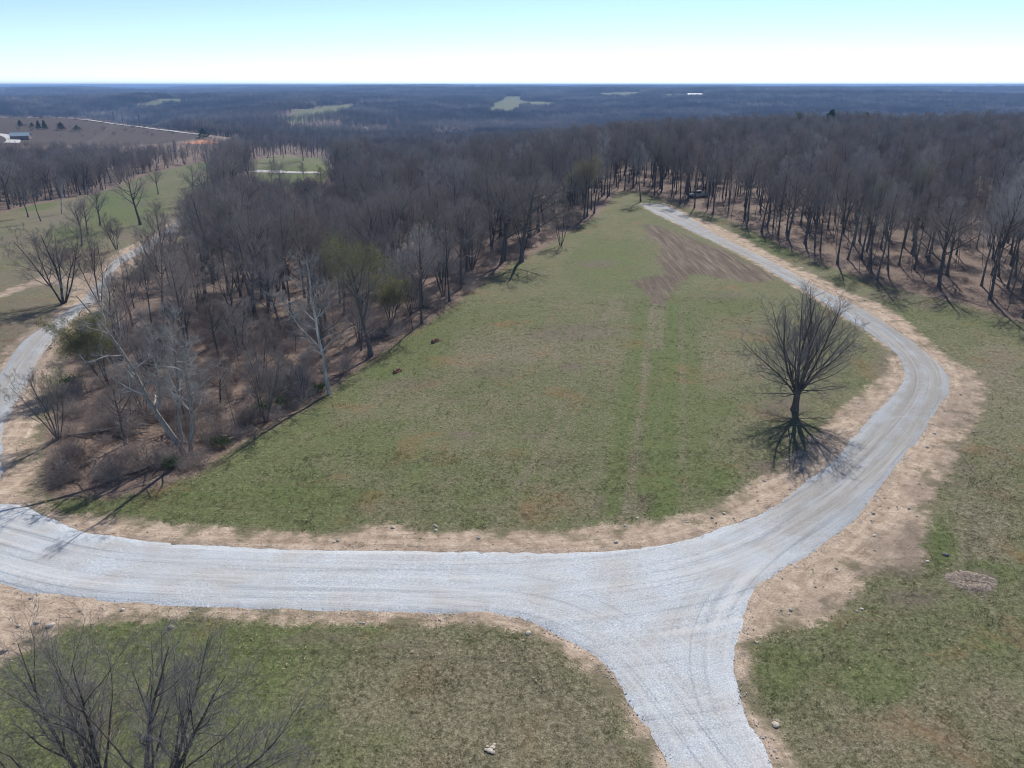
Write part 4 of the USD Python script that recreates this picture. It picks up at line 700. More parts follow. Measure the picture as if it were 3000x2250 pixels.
SKY_NEAR = np.array([(100, 800), (130, 745), (170, 685), (220, 612), (260, 575), (330, 530), (390, 478), (415, 400), (500, 382), (560, 382), (620, 386), (700, 384), (740, 345), (820, 322), (900, 308), (1000, 300), (1110, 300)], float)
SKY_MID = np.array([(-300, 311), (0, 311), (200, 311), (380, 308), (480, 300), (560, 285), (700, 290), (800, 292), (1000, 285), (1110, 270)], float)
def limited(h, x, y):
    """Trees lower down the ravine and on the valley side stay short, so that the slope, the knoll and the far field show."""
    r_ = math.hypot(x, y)
    if x > .02 * y: return h
    d_ = np.array([x, y * cp - (-CAM_H) * sp * 1.0, 0]); px = (512 + FPX * x / (y * cp + CAM_H * sp)) / S
    lim = SKY_NEAR if (r_ < (300 if px > 500 else 258) and px > 225) or r_ < np.interp(px, [100, 230, 400], [75, 105, 165]) else SKY_MID
    if px < 400 and lim is SKY_NEAR and hash((round(x * 3), round(y * 3))) % 100 < 18: return min(h, 12.0)
    hs = hash((round(x), round(y))) % 100
    py = np.interp(px, lim[:, 0], lim[:, 1]) + (hs - 50) * .2 - (45 if hs % 9 < 2 and 480 < px < 760 and lim is SKY_NEAR else 0)
    return min(h, tree_height((px, 0), py, (x, y)))
rest = []
for k in range(len(cand)):
    s_ = int(side[k]); rav_ = az[k] < -8 and r[k] < 105; pl = ['vase_0', 'vase_1', 'vase_2', 'sapling_0', 'sapling_1', 'sapling_2', 'oak_1', 'oak_3', 'sapling_1'] if rav_ else pool[s_]; var = pl[rg.integers(len(pl))]; kd = var.rsplit('_', 1)[0]; h = limited(tall(kd, *cand[k], rg) * (rg.uniform(.5, .95) if rav_ else 1), *cand[k]); rot = rg.uniform(0, 360)
    if h < 3.2: continue
    if solo[k]: place(names[kd], var, cand[k], h / base_h[kd], rot, LBL[s_][0], group=LBL[s_][1], lean=(rg.normal(0, 2.5), rg.normal(0, 2.5)))
    else: rest.append((cand[k][0], cand[k][1], h, rot, kd))
def instancer(name, label, cat, protos, which, pos, rotz, scale, kind='stuff', tilt=None):
    """protos: list of (part name, mesh, material)."""
    pi = UsdGeom.PointInstancer.Define(stage, numbered('/World', name)); base = str(pi.GetPath())
    for n_, m, mt in protos:
        if isinstance(m, dict):
            q_ = UsdGeom.Xform.Define(stage, numbered(base, n_))
            usdkit.mesh(stage, str(q_.GetPath()) + '/trunk', m['trunk'], mat('bark')); usdkit.mesh(stage, str(q_.GetPath()) + '/crown', m['crown'], mat(mt))
        else: q_ = usdkit.mesh(stage, numbered(base, n_), m, mat(mt))
        pi.CreatePrototypesRel().AddTarget(q_.GetPath())
    n_ = len(pos); pi.CreateProtoIndicesAttr(Vt.IntArray.FromNumpy(np.asarray(which, np.int32)))
    pi.CreatePositionsAttr(Vt.Vec3fArray.FromNumpy(np.asarray(pos, np.float32)))
    h = np.radians(np.asarray(rotz, float)) / 2; qt = np.zeros((n_, 4), np.float32); qt[:, 2] = np.sin(h); qt[:, 3] = np.cos(h)
    if tilt is not None:
        t_ = np.asarray(tilt, float) / 2; qt = np.stack([np.sin(t_) * np.cos(h), np.sin(t_) * np.sin(h), np.cos(t_) * np.sin(h), np.cos(t_) * np.cos(h)], 1).astype(np.float32)
    pi.CreateOrientationsAttr(Vt.QuathArray.FromNumpy(qt.astype(np.float16)))
    sc = np.asarray(scale, np.float32); sc = np.repeat(sc[:, None], 3, 1) if sc.ndim == 1 else sc
    pi.CreateScalesAttr(Vt.Vec3fArray.FromNumpy(sc))
    tag(pi, label, cat, kind=kind); return pi
def whole(t): return join([t['trunk'], t['crown']])
R_ = np.array([(a, b, h, ro) for a, b, h, ro, _ in rest]); kinds = [k[4] for k in rest]
pk = []; pm = []
for kd, cnt in (('forest', 4), ('oak', 3), ('vase', 2), ('sapling', 2)):
    for c in range(cnt): pm.append((kd, ('tree', make_tree(400 + 31 * c + len(kd), base_h[kd], kd), ('twig', 'twig_grey', 'twig', 'twig_brown')[c])))
wh = np.array([rg.choice([i for i, p in enumerate(pm) if p[0] == k]) for k in kinds])
instancer('woodland', 'the many bare trees farther back in the two woods, grey and close', 'woodland', [p[1] for p in pm], wh, np.c_[R_[:, :2], gz(R_[:, 0], R_[:, 1]) - .1], R_[:, 3], R_[:, 2] / np.array([base_h[k] for k in kinds]))

# woods of the valley and of the ridges
cand = scatter(-1300, 1300, 330, 1700, 8.0, 78); az = np.degrees(np.arctan2(cand[:, 0], cand[:, 1])); r = np.hypot(cand[:, 0], cand[:, 1])
ok = (np.abs(az) < 43) & (r >= 520) & (r < 1650) & ~inside(OPEN_ALL, cand[:, 0], cand[:, 1]); cand = cand[ok]
pm = [('tree', make_tree(600 + c, base_h[k], k, 1), 'far_twig') for c, k in enumerate(('forest', 'oak', 'forest', 'oak'))]
bh = np.array([16.0, 14.0, 16.0, 14.0]); hv = np.array([limited(h_, *c_) if math.hypot(*c_) < 800 else h_ for h_, c_ in zip(rg.uniform(11.5, 18, len(cand)), cand)])
cand, hv = cand[hv > 3], hv[hv > 3]; wh = rg.integers(0, 4, len(cand))
instancer('valley_woodland', 'grey leafless woods filling the valley beyond the field', 'woodland', pm, wh, np.c_[cand, gz(cand[:, 0], cand[:, 1]) - .2], rg.uniform(0, 360, len(cand)), hv / bh[wh])
def clump(seed, n, size):
    rg = np.random.default_rng(seed); parts = []
    for _ in range(n):
        c = np.r_[rg.uniform(-size / 2, size / 2, 2), 0]; H = rg.uniform(11, 17); w = rg.uniform(3.2, 5.2); m = 46
        a = rg.uniform(0, 6.283, m); rad = w * np.sqrt(rg.random(m)); top = H * (1 - 0.32 * (rad / w) ** 2) * rg.uniform(.82, 1.05, m)
        tip = c + np.stack([rad * np.cos(a), rad * np.sin(a), top], 1); bas = c + np.stack([rad * .25 * np.cos(a), rad * .25 * np.sin(a), top * rg.uniform(.2, .5, m)], 1)
        parts.append(spikes(np.stack([bas, tip], 1), np.full((m, 2), .22))); parts.append(spikes(np.array([[c, c + [0, 0, H * .8]]]), np.full((1, 2), .35)))
    return join(parts)
pm = [('canopy', clump(800 + c, 12, 26), 'far_twig') for c in range(5)]
cs = []
for (ra, rb, sp_) in ((1650, 3600, 20.0), (3600, 7000, 32.0), (7000, 12000, 60.0)):
    c = scatter(-rb * .8, rb * .8, ra * .6, rb, sp_, 79 + int(ra)); az = np.degrees(np.arctan2(c[:, 0], c[:, 1])); r = np.hypot(c[:, 0], c[:, 1])
    c = c[(np.abs(az) < 42) & (r >= ra) & (r < rb)]; c = c[~inside(OPEN_ALL, c[:, 0], c[:, 1])]; cs.append(np.c_[c, np.full(len(c), sp_ / 21.0)])
C = np.vstack(cs)
instancer('ridge_woodland', 'blue grey woods covering the far ridges up to the horizon', 'woodland', pm, rg.integers(0, 5, len(C)), np.c_[C[:, :2], gz(C[:, 0], C[:, 1]) - .3], rg.uniform(0, 360, len(C)), np.c_[C[:, 2], C[:, 2], rg.uniform(.8, 1.25, len(C))])

# undergrowth of the left thicket and along both wood edges
def pick_in(poly_px, n, seed):
    pg = clean(poly(poly_px)); x0, y0, x1, y1 = pg.bounds; rg = np.random.default_rng(seed); p = rg.uniform([x0, y0], [x1, y1], (n * 6, 2)); p = p[inside(pg, p[:, 0], p[:, 1])]; return p[:n]
und = np.vstack([pick_in([(120, 1060), (420, 1015), (620, 900), (790, 775), (700, 700), (450, 640), (260, 700), (150, 820), (130, 960)], 620, 1), pick_in([(790, 775), (980, 655), (1160, 540), (1300, 450), (1250, 420), (1000, 500), (760, 640)], 420, 2), pick_in([(1500, 455), (1800, 575), (2050, 645), (2212, 690), (2212, 600), (1900, 520), (1600, 450)], 70, 3)])
und = und[~inside(OPEN_NEAR.buffer(-.6), und[:, 0], und[:, 1]) & ~inside(ROAD.buffer(2), und[:, 0], und[:, 1])]
pm = [('bush', whole(make_tree(740 + c, 2.4, 'shrub')), 'brush') for c in range(4)]
instancer('undergrowth', 'tangled grey brown brush under the trees of both woods', 'undergrowth', pm, rg.integers(0, 4, len(und)), np.c_[und, gz(und[:, 0], und[:, 1]) - .1], rg.uniform(0, 360, len(und)), np.where(und[:, 0] > .1 * und[:, 1], .5, 1.0) * rg.uniform(.3, 1.2, len(und)))
fb = scatter(-900, 50, 450, 1000, 17.0, 91); fb = fb[inside(FARM.buffer(-4), fb[:, 0], fb[:, 1])]; fb = fb[nz(fb[:, 0], fb[:, 1], 60, 92, 3) > -.02]
instancer('hillside_brush', 'low bare brush dotted over the brown hillside field', 'undergrowth', [('bush', whole(make_tree(750 + c, 2.4, 'shrub')), 'brush') for c in range(2)], rg.integers(0, 2, len(fb)), np.c_[fb, gz(fb[:, 0], fb[:, 1]) - .1], rg.uniform(0, 360, len(fb)), rg.uniform(.5, 1.7, len(fb)))
for (px, py), var, sc, label in (((480, 965), 'green_shrub', .6, 'olive green bush on the thicket side facing the field, leftmost of the green bushes'), ((690, 845), 'green_shrub', .55, 'small green bush beside the base of the tall white sycamore'), ((205, 900), 'shrub_1', .9, 'low grey bush on the road side of the pile of cut branches'), ((330, 1010), 'shrub_0', 1.0, 'olive brown arching bush in front of the leaning sycamore base'), ((420, 1000), 'shrub_1', .9, 'low tangled bush right of the leaning sycamore base'), ((250, 1040), 'shrub_1', .8, 'grey twiggy bush at the near tip of the thicket'),
                                 ((150, 835), 'green_shrub', .8, 'bright green leafy shrub at the left road verge'), ((560, 895), 'green_shrub', .75, 'dull green shrub at the field edge below the thicket'), ((610, 880), 'green_shrub', .7, 'dull green shrub nearest the long shadow at the field edge'), ((310, 905), 'shrub_0', 1.15, 'mounded grey bush behind the pile of cut branches'), ((370, 1008), 'green_shrub', .6, 'olive green low bush between two bare bushes under the sycamore')):
    place('shrub', var, g1(px, py), sc, rg.uniform(0, 360), label, 'shrub')
for (px, py), top, label in (((125, 985), 905, 'thin bare sapling on the dirt bank by the left road'), ((175, 1010), 925, 'thin bare sapling right of another on the dirt bank')):
    xy = g1(px, py); place('young_tree', 'sapling_1', xy, tree_height((px, py), top, xy) / 10.0, 40.0, label)

# grass tufts, fallen leaves, stones
def tuft(seed, n=12):
    rg = np.random.default_rng(seed); a = rg.uniform(0, 6.283, n); r0 = rg.uniform(0, .15, n); h = rg.uniform(.03, .085, n); ln = rg.uniform(.03, .13, n)
    b = np.stack([r0 * np.cos(a), r0 * np.sin(a), 0 * a - .01], 1); t_ = b + np.stack([ln * np.cos(a), ln * np.sin(a), h], 1); w = np.stack([-np.sin(a), np.cos(a), 0 * a], 1) * rg.uniform(.008, .02, n)[:, None]
    v = np.stack([b - w, b + w, t_], 1).reshape(-1, 3); return v, np.arange(3 * n).reshape(-1, 3)
pts = []
for (y0, y1, dens, sd_) in ((20, 60, 20.0, 1), (60, 110, 8.0, 2), (110, 230, 1.6, 3)):
    rg2 = np.random.default_rng(sd_); w = y1 * 0.78 + 6; n = int((y1 - y0) * 2 * w * dens); p = np.c_[rg2.uniform(-w, w, n), rg2.uniform(y0, y1, n)]; p = p[np.abs(p[:, 0]) < 0.74 * p[:, 1] + 6]; pts.append(p)
pts = np.vstack(pts)
p = pts[inside(OPEN_NEAR, pts[:, 0], pts[:, 1])]; ind = inside(DIRT.buffer(-.2), p[:, 0], p[:, 1]); ins = inside(SOILP, p[:, 0], p[:, 1]); inr = inside(ROAD.buffer(.3), p[:, 0], p[:, 1])
p = p[~inr & (~(ind | ins) | ((nz(p[:, 0], p[:, 1], 2.5, 44, 3) > .16) & (RNG.random(len(p)) < .35)))]
cl = nz(p[:, 0], p[:, 1], 1.7, 45, 3); p = p[RNG.random(len(p)) < .6 + 1.4 * cl]; cl = nz(p[:, 0], p[:, 1], 1.7, 45, 3)
instancer('grass', 'short tufted grass growing over the field and road banks', 'grass', [('tuft', tuft(50 + c), 'grass_blade') for c in range(5)], RNG.integers(0, 5, len(p)), np.c_[p, gz(p[:, 0], p[:, 1])], RNG.uniform(0, 360, len(p)), RNG.uniform(.6, 1.25, len(p)) * (1 + .8 * np.clip(cl, -.3, .4)))
bandp = OPEN_NEAR.buffer(0); lp = []
rg2 = np.random.default_rng(61); q = np.c_[rg2.uniform(-75, 80, 260000), rg2.uniform(32, 175, 260000)]; q = q[np.abs(q[:, 0]) < .74 * q[:, 1]]
dw = sdist(OPEN_NEAR, q[:, 0], q[:, 1]); prob = np.where(dw < 0, .25, np.where(q[:, 0] < .1 * q[:, 1], .55, .25) * np.exp(-dw / 3.2) + .014); prob *= np.where(inside(ROAD.buffer(.2), q[:, 0], q[:, 1]), 0.01, 1)
q = q[rg2.random(len(q)) < prob * (.5 + 1.6 * np.clip(nz(q[:, 0], q[:, 1], 3, 66, 3) + .3, 0, 1))]
lf = (np.array([[-.065, 0, .0], [0, .042, .03], [.07, 0, .01], [0, -.042, .025]]), np.array([[0, 1, 2], [0, 2, 3]]))
instancer('fallen_leaves', 'curled pale brown leaves scattered along the wood edges and the grass', 'leaves', [('leaf', lf, 'dead_leaf')], np.zeros(len(q), int), np.c_[q, gz(q[:, 0], q[:, 1]) + .07], rg2.uniform(0, 360, len(q)), rg2.uniform(.6, 1.3, len(q)), tilt=rg2.uniform(-.6, .6, len(q)))
def rock(seed, flat=.6):
    m = trimesh.creation.icosphere(1, 1.0); v = np.array(m.vertices); rg = np.random.default_rng(seed); v *= (1 + .45 * (meshkit.noise(v * 1.3 + seed * 3.1, seed)[:, None] - .5) * 2 * .6); v *= [1, rg.uniform(.6, .9), flat * rg.uniform(.7, 1.1)]; return v, np.array(m.faces)
q = np.c_[rg2.uniform(-60, 75, 90000), rg2.uniform(24, 120, 90000)]; dd = sdist(DIRT, q[:, 0], q[:, 1]); inr = inside(ROAD.buffer(.15), q[:, 0], q[:, 1])
q = q[(dd > -.6) & ~inr & (rg2.random(len(q)) < np.where(dd > 0, .16, .06) * (.15 + 2.2 * np.clip(nz(q[:, 0], q[:, 1], 4, 68, 3) + .2, 0, 1)))]
instancer('stones', 'small pale limestone pieces strewn on the dirt verges', 'stones', [('stone', rock(c), 'stone') for c in range(3)], rg2.integers(0, 3, len(q)), np.c_[q, gz(q[:, 0], q[:, 1]) + .02], rg2.uniform(0, 360, len(q)), np.minimum(.045 * rg2.pareto(2.6, len(q)) + .035, .2))

rb = [r_ for g in (ROAD.geoms if ROAD.geom_type == 'MultiPolygon' else [ROAD]) for r_ in [g.exterior, *g.interiors]]
q = np.vstack([np.array([r_.interpolate(t).coords[0] for t in rg2.uniform(0, r_.length, int(r_.length * 14))]) for r_ in rb]); q = q + rg2.normal(0, .28, q.shape); q = q[(np.hypot(q[:, 0], q[:, 1]) < 130) & (q[:, 1] > 20)]
instancer('loose_gravel', 'loose grey stones spilled along the edges of the gravel road', 'gravel', [('stone', rock(c + 60), 'gravel_plain') for c in range(3)], rg2.integers(0, 3, len(q)), np.c_[q, gz(q[:, 0], q[:, 1]) + .03], rg2.uniform(0, 360, len(q)), rg2.uniform(.018, .05, len(q)))

# ---------------------------------------------------------------- single small things
def bx(cx, cy, cz, sx, sy, sz): m = trimesh.creation.box((sx, sy, sz)); m.apply_translation((cx, cy, cz)); return np.array(m.vertices), np.array(m.faces)
def cyl(a, b, r, n=8): return tubes(np.array([[a, b]], float), np.array([[r, r]]), n)
def wheel(r, w):
    m = trimesh.creation.cylinder(r, w, sections=18); m.apply_transform(trimesh.transformations.rotation_matrix(math.pi / 2, [1, 0, 0])); return m
def prism(outline, y0, y1):
    m = trimesh.creation.extrude_polygon(Polygon(outline), y1 - y0, engine='earcut'); m.apply_transform(np.array([[1, 0, 0, 0], [0, 0, -1, y1], [0, 1, 0, 0], [0, 0, 0, 1.0]])); return np.array(m.vertices), np.array(m.faces)
for (px, py), sc, mt, label in (((2042, 1199), .30, 'grey_stone', 'dark grey rock lying in the bright grass right of the verge'), ((1708, 1318), .16, 'stone', 'left one of two pale stones where the right verge meets the grass'), ((1861, 1316), .17, 'stone', 'pale stone at the grass edge of the wide right verge'), ((1851, 1321), .15, 'stone', 'smaller pale stone just left of another at the wide right verge'), ((80, 1346), .26, 'stone', 'pale flat rock on the dirt at the far left below the road'), ((110, 1352), .30, 'stone', 'broad pale rock behind the foreground tree top on the left dirt'), ((8, 1409), .32, 'dead_wood', 'brown rock on the dirt at the left edge of the picture'), ((286, 1197), .13, 'dead_wood', 'small dark clod lying alone on the left stretch of gravel'), ((40, 1353), .2, 'stone', 'small pale rock left of two broader ones on the left dirt'), ((2122, 1290), .12, 'stone', 'small pale stone beside the dirt ring in the right grass')):
    sc *= .72; xy = g1(px, py); t_ = thing('rock', label, 'rock', (*xy, float(gz(*xy)) + sc * .2), rg.uniform(0, 360), sc)
    usdkit.mesh(stage, numbered(t_, 'stone'), rock(int(px), .65), mat(mt))
for (px, py), label in (((858, 803), 'nearer rust orange rotted stump in the grass by the wood edge'), ((940, 738), 'farther rust orange rotted stump in the grass by the wood edge')):
    xy = g1(px, py); t_ = thing('tree_stump', label, 'stump', (*xy, float(gz(*xy))), rg.uniform(0, 40))
    a = np.linspace(0, 2 * np.pi, 15)[:-1]; ro = .42 * (1 + .2 * np.sin(3 * a + 1)); hh = .26 + .12 * np.sin(2 * a + .5)
    v = np.vstack([np.stack([ro * 1.25 * np.cos(a), ro * 1.25 * np.sin(a), 0 * a - .05], 1), np.stack([ro * np.cos(a), ro * np.sin(a), hh], 1), np.stack([ro * .7 * np.cos(a), ro * .7 * np.sin(a), hh - .04], 1), np.stack([ro * .5 * np.cos(a), ro * .5 * np.sin(a), 0 * a - .02], 1)])
    n_ = 14; f = np.vstack([np.vstack([[[k * n_ + i, k * n_ + (i + 1) % n_, (k + 1) * n_ + (i + 1) % n_], [k * n_ + i, (k + 1) * n_ + (i + 1) % n_, (k + 1) * n_ + i]] for i in range(n_)]) for k in range(3)])
    usdkit.mesh(stage, t_ + '/stump_wall', (v, f), mat('rotten_wood'))
    for c in range(7):
        a_ = c * .9; usdkit.mesh(stage, numbered(t_, 'wood_chunk'), (rock(c + 5, .4)[0] * rg.uniform(.08, .17) + [.75 * math.cos(a_) * rg.uniform(.6, 1.2) + .4, .6 * math.sin(a_) + .1, .06], rock(c + 5, .4)[1]), mat('rotten_wood'))
xy = g1(1058, 1622); t_ = thing('limestone_slab', 'bleached broken slab lying in the lower grass near the bottom of the picture', 'rock', (*xy, float(gz(*xy))), 20)
for c, (dx, dy, s_) in enumerate(((0, 0, .17), (.2, .12, .13), (-.16, .1, .1), (.1, -.16, .12), (.3, .26, .09), (-.05, .26, .08))): usdkit.mesh(stage, numbered(t_, 'slab_piece'), (rock(40 + c, .35)[0] * s_ + [dx, dy, .05], rock(40 + c, .35)[1]), mat('stone'))
# pile of cut branches and logs
xy = g1(255, 925); t_ = thing('brush_pile', 'pile of cut grey branches and logs at the near left tip of the thicket', 'brush pile', (*xy, float(gz(*xy))), 0)
for c in range(34):
    L0 = rg.uniform(1.6, 4.8); a_ = rg.normal(0.0, .35); el = rg.normal(0.03, .08); d_ = np.array([math.cos(a_) * math.cos(el), math.sin(a_) * math.cos(el), math.sin(el)]); c0 = np.array([rg.uniform(-1.8, 2.2), rg.uniform(-2.6, 2.6), rg.uniform(.08, .9) * (1 - .2 * c / 34)])
    pp = path(rg, (c0 - d_ * L0 / 2)[None], d_[None], np.array([L0]), 4, 0, .12); r0 = rg.uniform(.03, .11); usdkit.mesh(stage, numbered(t_, 'log'), tubes(pp, r0 * np.linspace(1, .6, 4)[None], 6), mat('dead_wood'))
pp = spawn(rg, np.array([[[-2, -2, .2], [0, 0, .9], [2.4, 2, .3]], [[-2, 2, .2], [0, .3, .8], [2.4, -2, .3]]], float), np.full((2, 3), .05), np.array([4.0, 4.0]), 160, 0, 1, (40, 100), (.25, .6), -.1, .3, 4, .3, .4, 0)
usdkit.mesh(stage, t_ + '/brushwood', tubes(pp[0], pp[1], 3), mat('brush'))
# ring of dug earth in the right grass
xy = g1(2096, 1255); a = np.linspace(0, 2 * np.pi, 41)[:-1]
rows = []
for rad, hh in ((1.5, -.05), (1.15, .05), (.9, .10), (.65, .02), (.3, -.01), (.02, -.02)): rows.append(np.stack([rad * 1.15 * np.cos(a) * (1 + .06 * np.sin(5 * a)), rad * .8 * np.sin(a) * (1 + .06 * np.sin(4 * a + 1)), hh + .03 * np.sin(3 * a) * (hh > .03) + rg.normal(0, .022, 40)], 1))
v = np.vstack(rows); f = np.vstack([np.vstack([[[k * 40 + i, k * 40 + (i + 1) % 40, (k + 1) * 40 + (i + 1) % 40], [k * 40 + i, (k + 1) * 40 + (i + 1) % 40, (k + 1) * 40 + i]] for i in range(40)]) for k in range(5)])
usdkit.material(stage, mat('dug_earth'), {'g': ('geometry', {}), 'n': ('noise_texture', {'scale': 7.0, 'detail': 6.0, 'roughness': .7}), 'r': ('rgb_ramp', {'ramp': [(.36, (.10, .078, .062)), (.5, (.20, .16, .13)), (.64, (.38, .33, .28))]}), 'p': ('principled_bsdf', {'roughness': .95, 'specular_ior_level': .1})}, [('g.position', 'n.vector'), ('n.fac', 'r.fac'), ('r.color', 'p.base_color')], surface='p.BSDF')
m = obj('earth_ring', (v + [xy[0], xy[1], float(gz(*xy)) + .03], f), 'dug_earth', smooth=True); tag(m, 'oval ring of dug earth and stones in the grass at the right', 'earth mound')

# truck half hidden in the right wood
xy = g1(1508, 426); t_ = thing('pickup_truck', 'grey pickup truck parked among the tree trunks beyond the far end of the road', 'truck', (*xy, float(gz(*xy))), 186)
usdkit.mesh(stage, t_ + '/body', prism([(-2.7, .55), (2.65, .55), (2.7, .95), (1.4, 1.08), (-2.7, 1.1)], -.95, .95), mat('grey_paint'))
cab = prism([(-.75, 1.08), (1.35, 1.08), (.75, 1.78), (-.6, 1.82)], -.85, .85); usdkit.mesh(stage, t_ + '/cab', cab, mat('grey_paint'))
usdkit.mesh(stage, t_ + '/window', prism([(-.55, 1.16), (1.12, 1.16), (.68, 1.68), (-.48, 1.7)], -.868, .868), mat('dark_glass'))
usdkit.mesh(stage, t_ + '/windscreen', (np.array([[1.37, -.72, 1.12], [1.37, .72, 1.12], [.79, .66, 1.75], [.79, -.66, 1.75]]), np.array([[0, 1, 2], [0, 2, 3]])), mat('dark_glass'))
usdkit.mesh(stage, t_ + '/bumper', bx(2.75, 0, .6, .14, 1.8, .2), mat('steel'))
usdkit.mesh(stage, t_ + '/bed_rim', bx(-1.72, 0, 1.13, 1.9, 1.92, .06), mat('rubber'))
for wx in (-1.7, 1.75):
    for wy in (-.88, .88): w_ = wheel(.4, .26); w_.apply_translation((wx, wy, .4)); wp = usdkit.mesh(stage, numbered(t_, 'wheel'), w_, mat('rubber'), 30); h_ = wheel(.2, .28); h_.apply_translation((wx, wy, .4)); usdkit.mesh(stage, str(wp.GetPath()) + '/rim', h_, mat('steel'), 30)
# three small white boxes on stands at the wood edge
for k, label in enumerate(('leftmost of the three small white boxes at the far wood edge', 'middle one of the three small white boxes at the far wood edge', 'rightmost of the three small white boxes at the far wood edge')):
    xy = g1(1284 + 5.6 * k, 416); t_ = thing('white_box', label, 'box', (*xy, float(gz(*xy))), 8)
    usdkit.mesh(stage, t_ + '/box_body', bx(0, 0, .72, .46, .42, .5), mat('white_paint')); usdkit.mesh(stage, t_ + '/box_lid', bx(0, 0, 1.0, .52, .48, .06), mat('white_paint'))
    for lx in (-.18, .18):
        for ly in (-.16, .16): usdkit.mesh(stage, numbered(t_, 'leg'), bx(lx, ly, .22, .05, .05, .5), mat('pole_wood'))
# sheds and barns
def shed(name, label, px, py, w, dpt, eave, ridge, wall, roof, rot, door=True):
    xy = g1(px, py); t_ = thing(name, label, 'building', (*xy, float(gz(*xy)) - .1), rot)
    usdkit.mesh(stage, t_ + '/wall', prism([(-w / 2, 0), (w / 2, 0), (w / 2, eave), (-w / 2, eave)], -dpt / 2, dpt / 2), mat(wall))
    for gx_ in (-w / 2, w / 2): usdkit.mesh(stage, numbered(t_, 'gable'), (np.array([[gx_, -dpt / 2, eave], [gx_, dpt / 2, eave], [gx_, 0, ridge]]), np.array([[0, 2, 1]])), mat(wall))
    o, th = .4, .12
    for s_ in (-1, 1):
        e_ = (ridge - eave) / (dpt / 2); q = np.array([[-w / 2 - o, 0, ridge + .02], [w / 2 + o, 0, ridge + .02], [w / 2 + o, s_ * (dpt / 2 + o), eave - e_ * o + .02], [-w / 2 - o, s_ * (dpt / 2 + o), eave - e_ * o + .02]]); v = np.vstack([q, q + [0, 0, th]])
        usdkit.mesh(stage, numbered(t_, 'roof'), (v, np.array([[0, 1, 2, 3], [4, 7, 6, 5], [0, 4, 5, 1], [1, 5, 6, 2], [2, 6, 7, 3], [3, 7, 4, 0]])), mat(roof))
    if door: usdkit.mesh(stage, t_ + '/door', bx(w * .1, -dpt / 2 - .03, eave * .4, w * .2, .06, eave * .8), mat('dark_glass'))
shed('field_shed', 'low open shed with blue grey metal roof beside the bent track at far left', 46, 301, 11, 9, 2.6, 4.4, 'plank_wall', 'metal_roof', 20)
shed('barn', 'long barn with brilliant white roof on the far ridge right of centre', 1500, 209, 44, 30, 3, 10, 'plank_wall', 'barn_roof', 0)
shed('farm_building', 'long pale roofed building in the valley left of another long one', 972, 296, 26, 12, 4, 9, 'white_paint', 'barn_roof', 4)
shed('farm_building', 'longer white roofed building in the valley bottom near the centre', 996, 296, 34, 12, 4, 9, 'white_paint', 'barn_roof', 0)
shed('farm_building', 'long white roof glimpsed through the tree tops right of centre', 1702, 297, 46, 14, 12, 17, 'white_paint', 'barn_roof', 0)
shed('farmhouse', 'tiny white building near the skyline left of centre', 1008, 189, 50, 24, 12, 26, 'white_paint', 'barn_roof', 0, False)
shed('farmhouse', 'tiny white building right of another near the skyline left of centre', 1032, 190, 40, 24, 12, 24, 'white_paint', 'barn_roof', 0, False)
shed('farmhouse', 'tiny white building near the skyline at the right', 1650, 188, 50, 24, 12, 26, 'white_paint', 'barn_roof', 0, False)
# evergreens
def cedar(seed, H, w, mt='evergreen'):
    rg = np.random.default_rng(seed); n = 900; t_ = rg.random(n) ** .8; rad = w * (1 - t_ ** 1.6) * (.35 + .65 * np.sqrt(rg.random(n))) * (1 + .3 * np.sin(t_ * 19 + seed)); a = rg.uniform(0, 6.283, n)
    c = np.stack([rad * np.cos(a), rad * np.sin(a), H * (.06 + .94 * t_)], 1)
    return leaves_at(c, H * .05, rg, 2, H * .02), cyl((0, 0, -.2), (0, 0, H * .8), H * .018)
for k, (px, py, H, w, label) in enumerate(((44, 273, 5, 2.2, 'hazy round evergreen leftmost on the brown hillside field'), (70, 275, 3.6, 2.4, 'low spreading evergreen between taller ones on the brown hillside field'), (84, 278, 6.2, 1.9, 'left one of a tight pair of dark cedars on the brown hillside field'), (97, 279, 6.8, 2.0, 'right one of a tight pair of dark cedars on the brown hillside field'), (133, 281, 6, 3.4, 'broad dark cedar in the middle of the brown hillside field'), (167, 283, 4.4, 3.8, 'wide low evergreen on the right of the hillside field row'), (597, 0, 0, 0, ''))):
    if not H: continue
    lv_, tk = cedar(k + 3, H, w); xy = g1(px, py); t_ = thing('cedar_tree', label, 'tree', (*xy, float(gz(*xy))), 0); usdkit.mesh(stage, t_ + '/crown', lv_, mat('evergreen')); usdkit.mesh(stage, t_ + '/trunk', tk, mat('bark'))
lv_, tk = cedar(20, 8, 5); xy = g1(598, 304) if False else g1(440, 300); t_ = thing('cedar_tree', 'dark cedar clump at the right end of the hillside track', 'tree', (*xy, float(gz(*xy))), 0); usdkit.mesh(stage, t_ + '/crown', lv_, mat('evergreen')); usdkit.mesh(stage, t_ + '/trunk', tk, mat('bark'))
for k, (x_, y_, H, label) in enumerate(((150, 420, 17, 'left one of three green pines rising above the right wood'), (171, 430, 18, 'middle one of three green pines rising above the right wood'), (196, 445, 16.5, 'right faint one of three green pines rising above the right wood'))):
    lv_, tk = cedar(30 + k, H, 4.6); lv_ = (lv_[0] * [1, 1, .55] + [0, 0, H * .45], lv_[1]); t_ = thing('pine_tree', label, 'tree', (x_, y_, float(gz(x_, y_))), 0); usdkit.mesh(stage, t_ + '/crown', lv_, mat('pine_needles')); usdkit.mesh(stage, t_ + '/trunk', tk, mat('bark'))
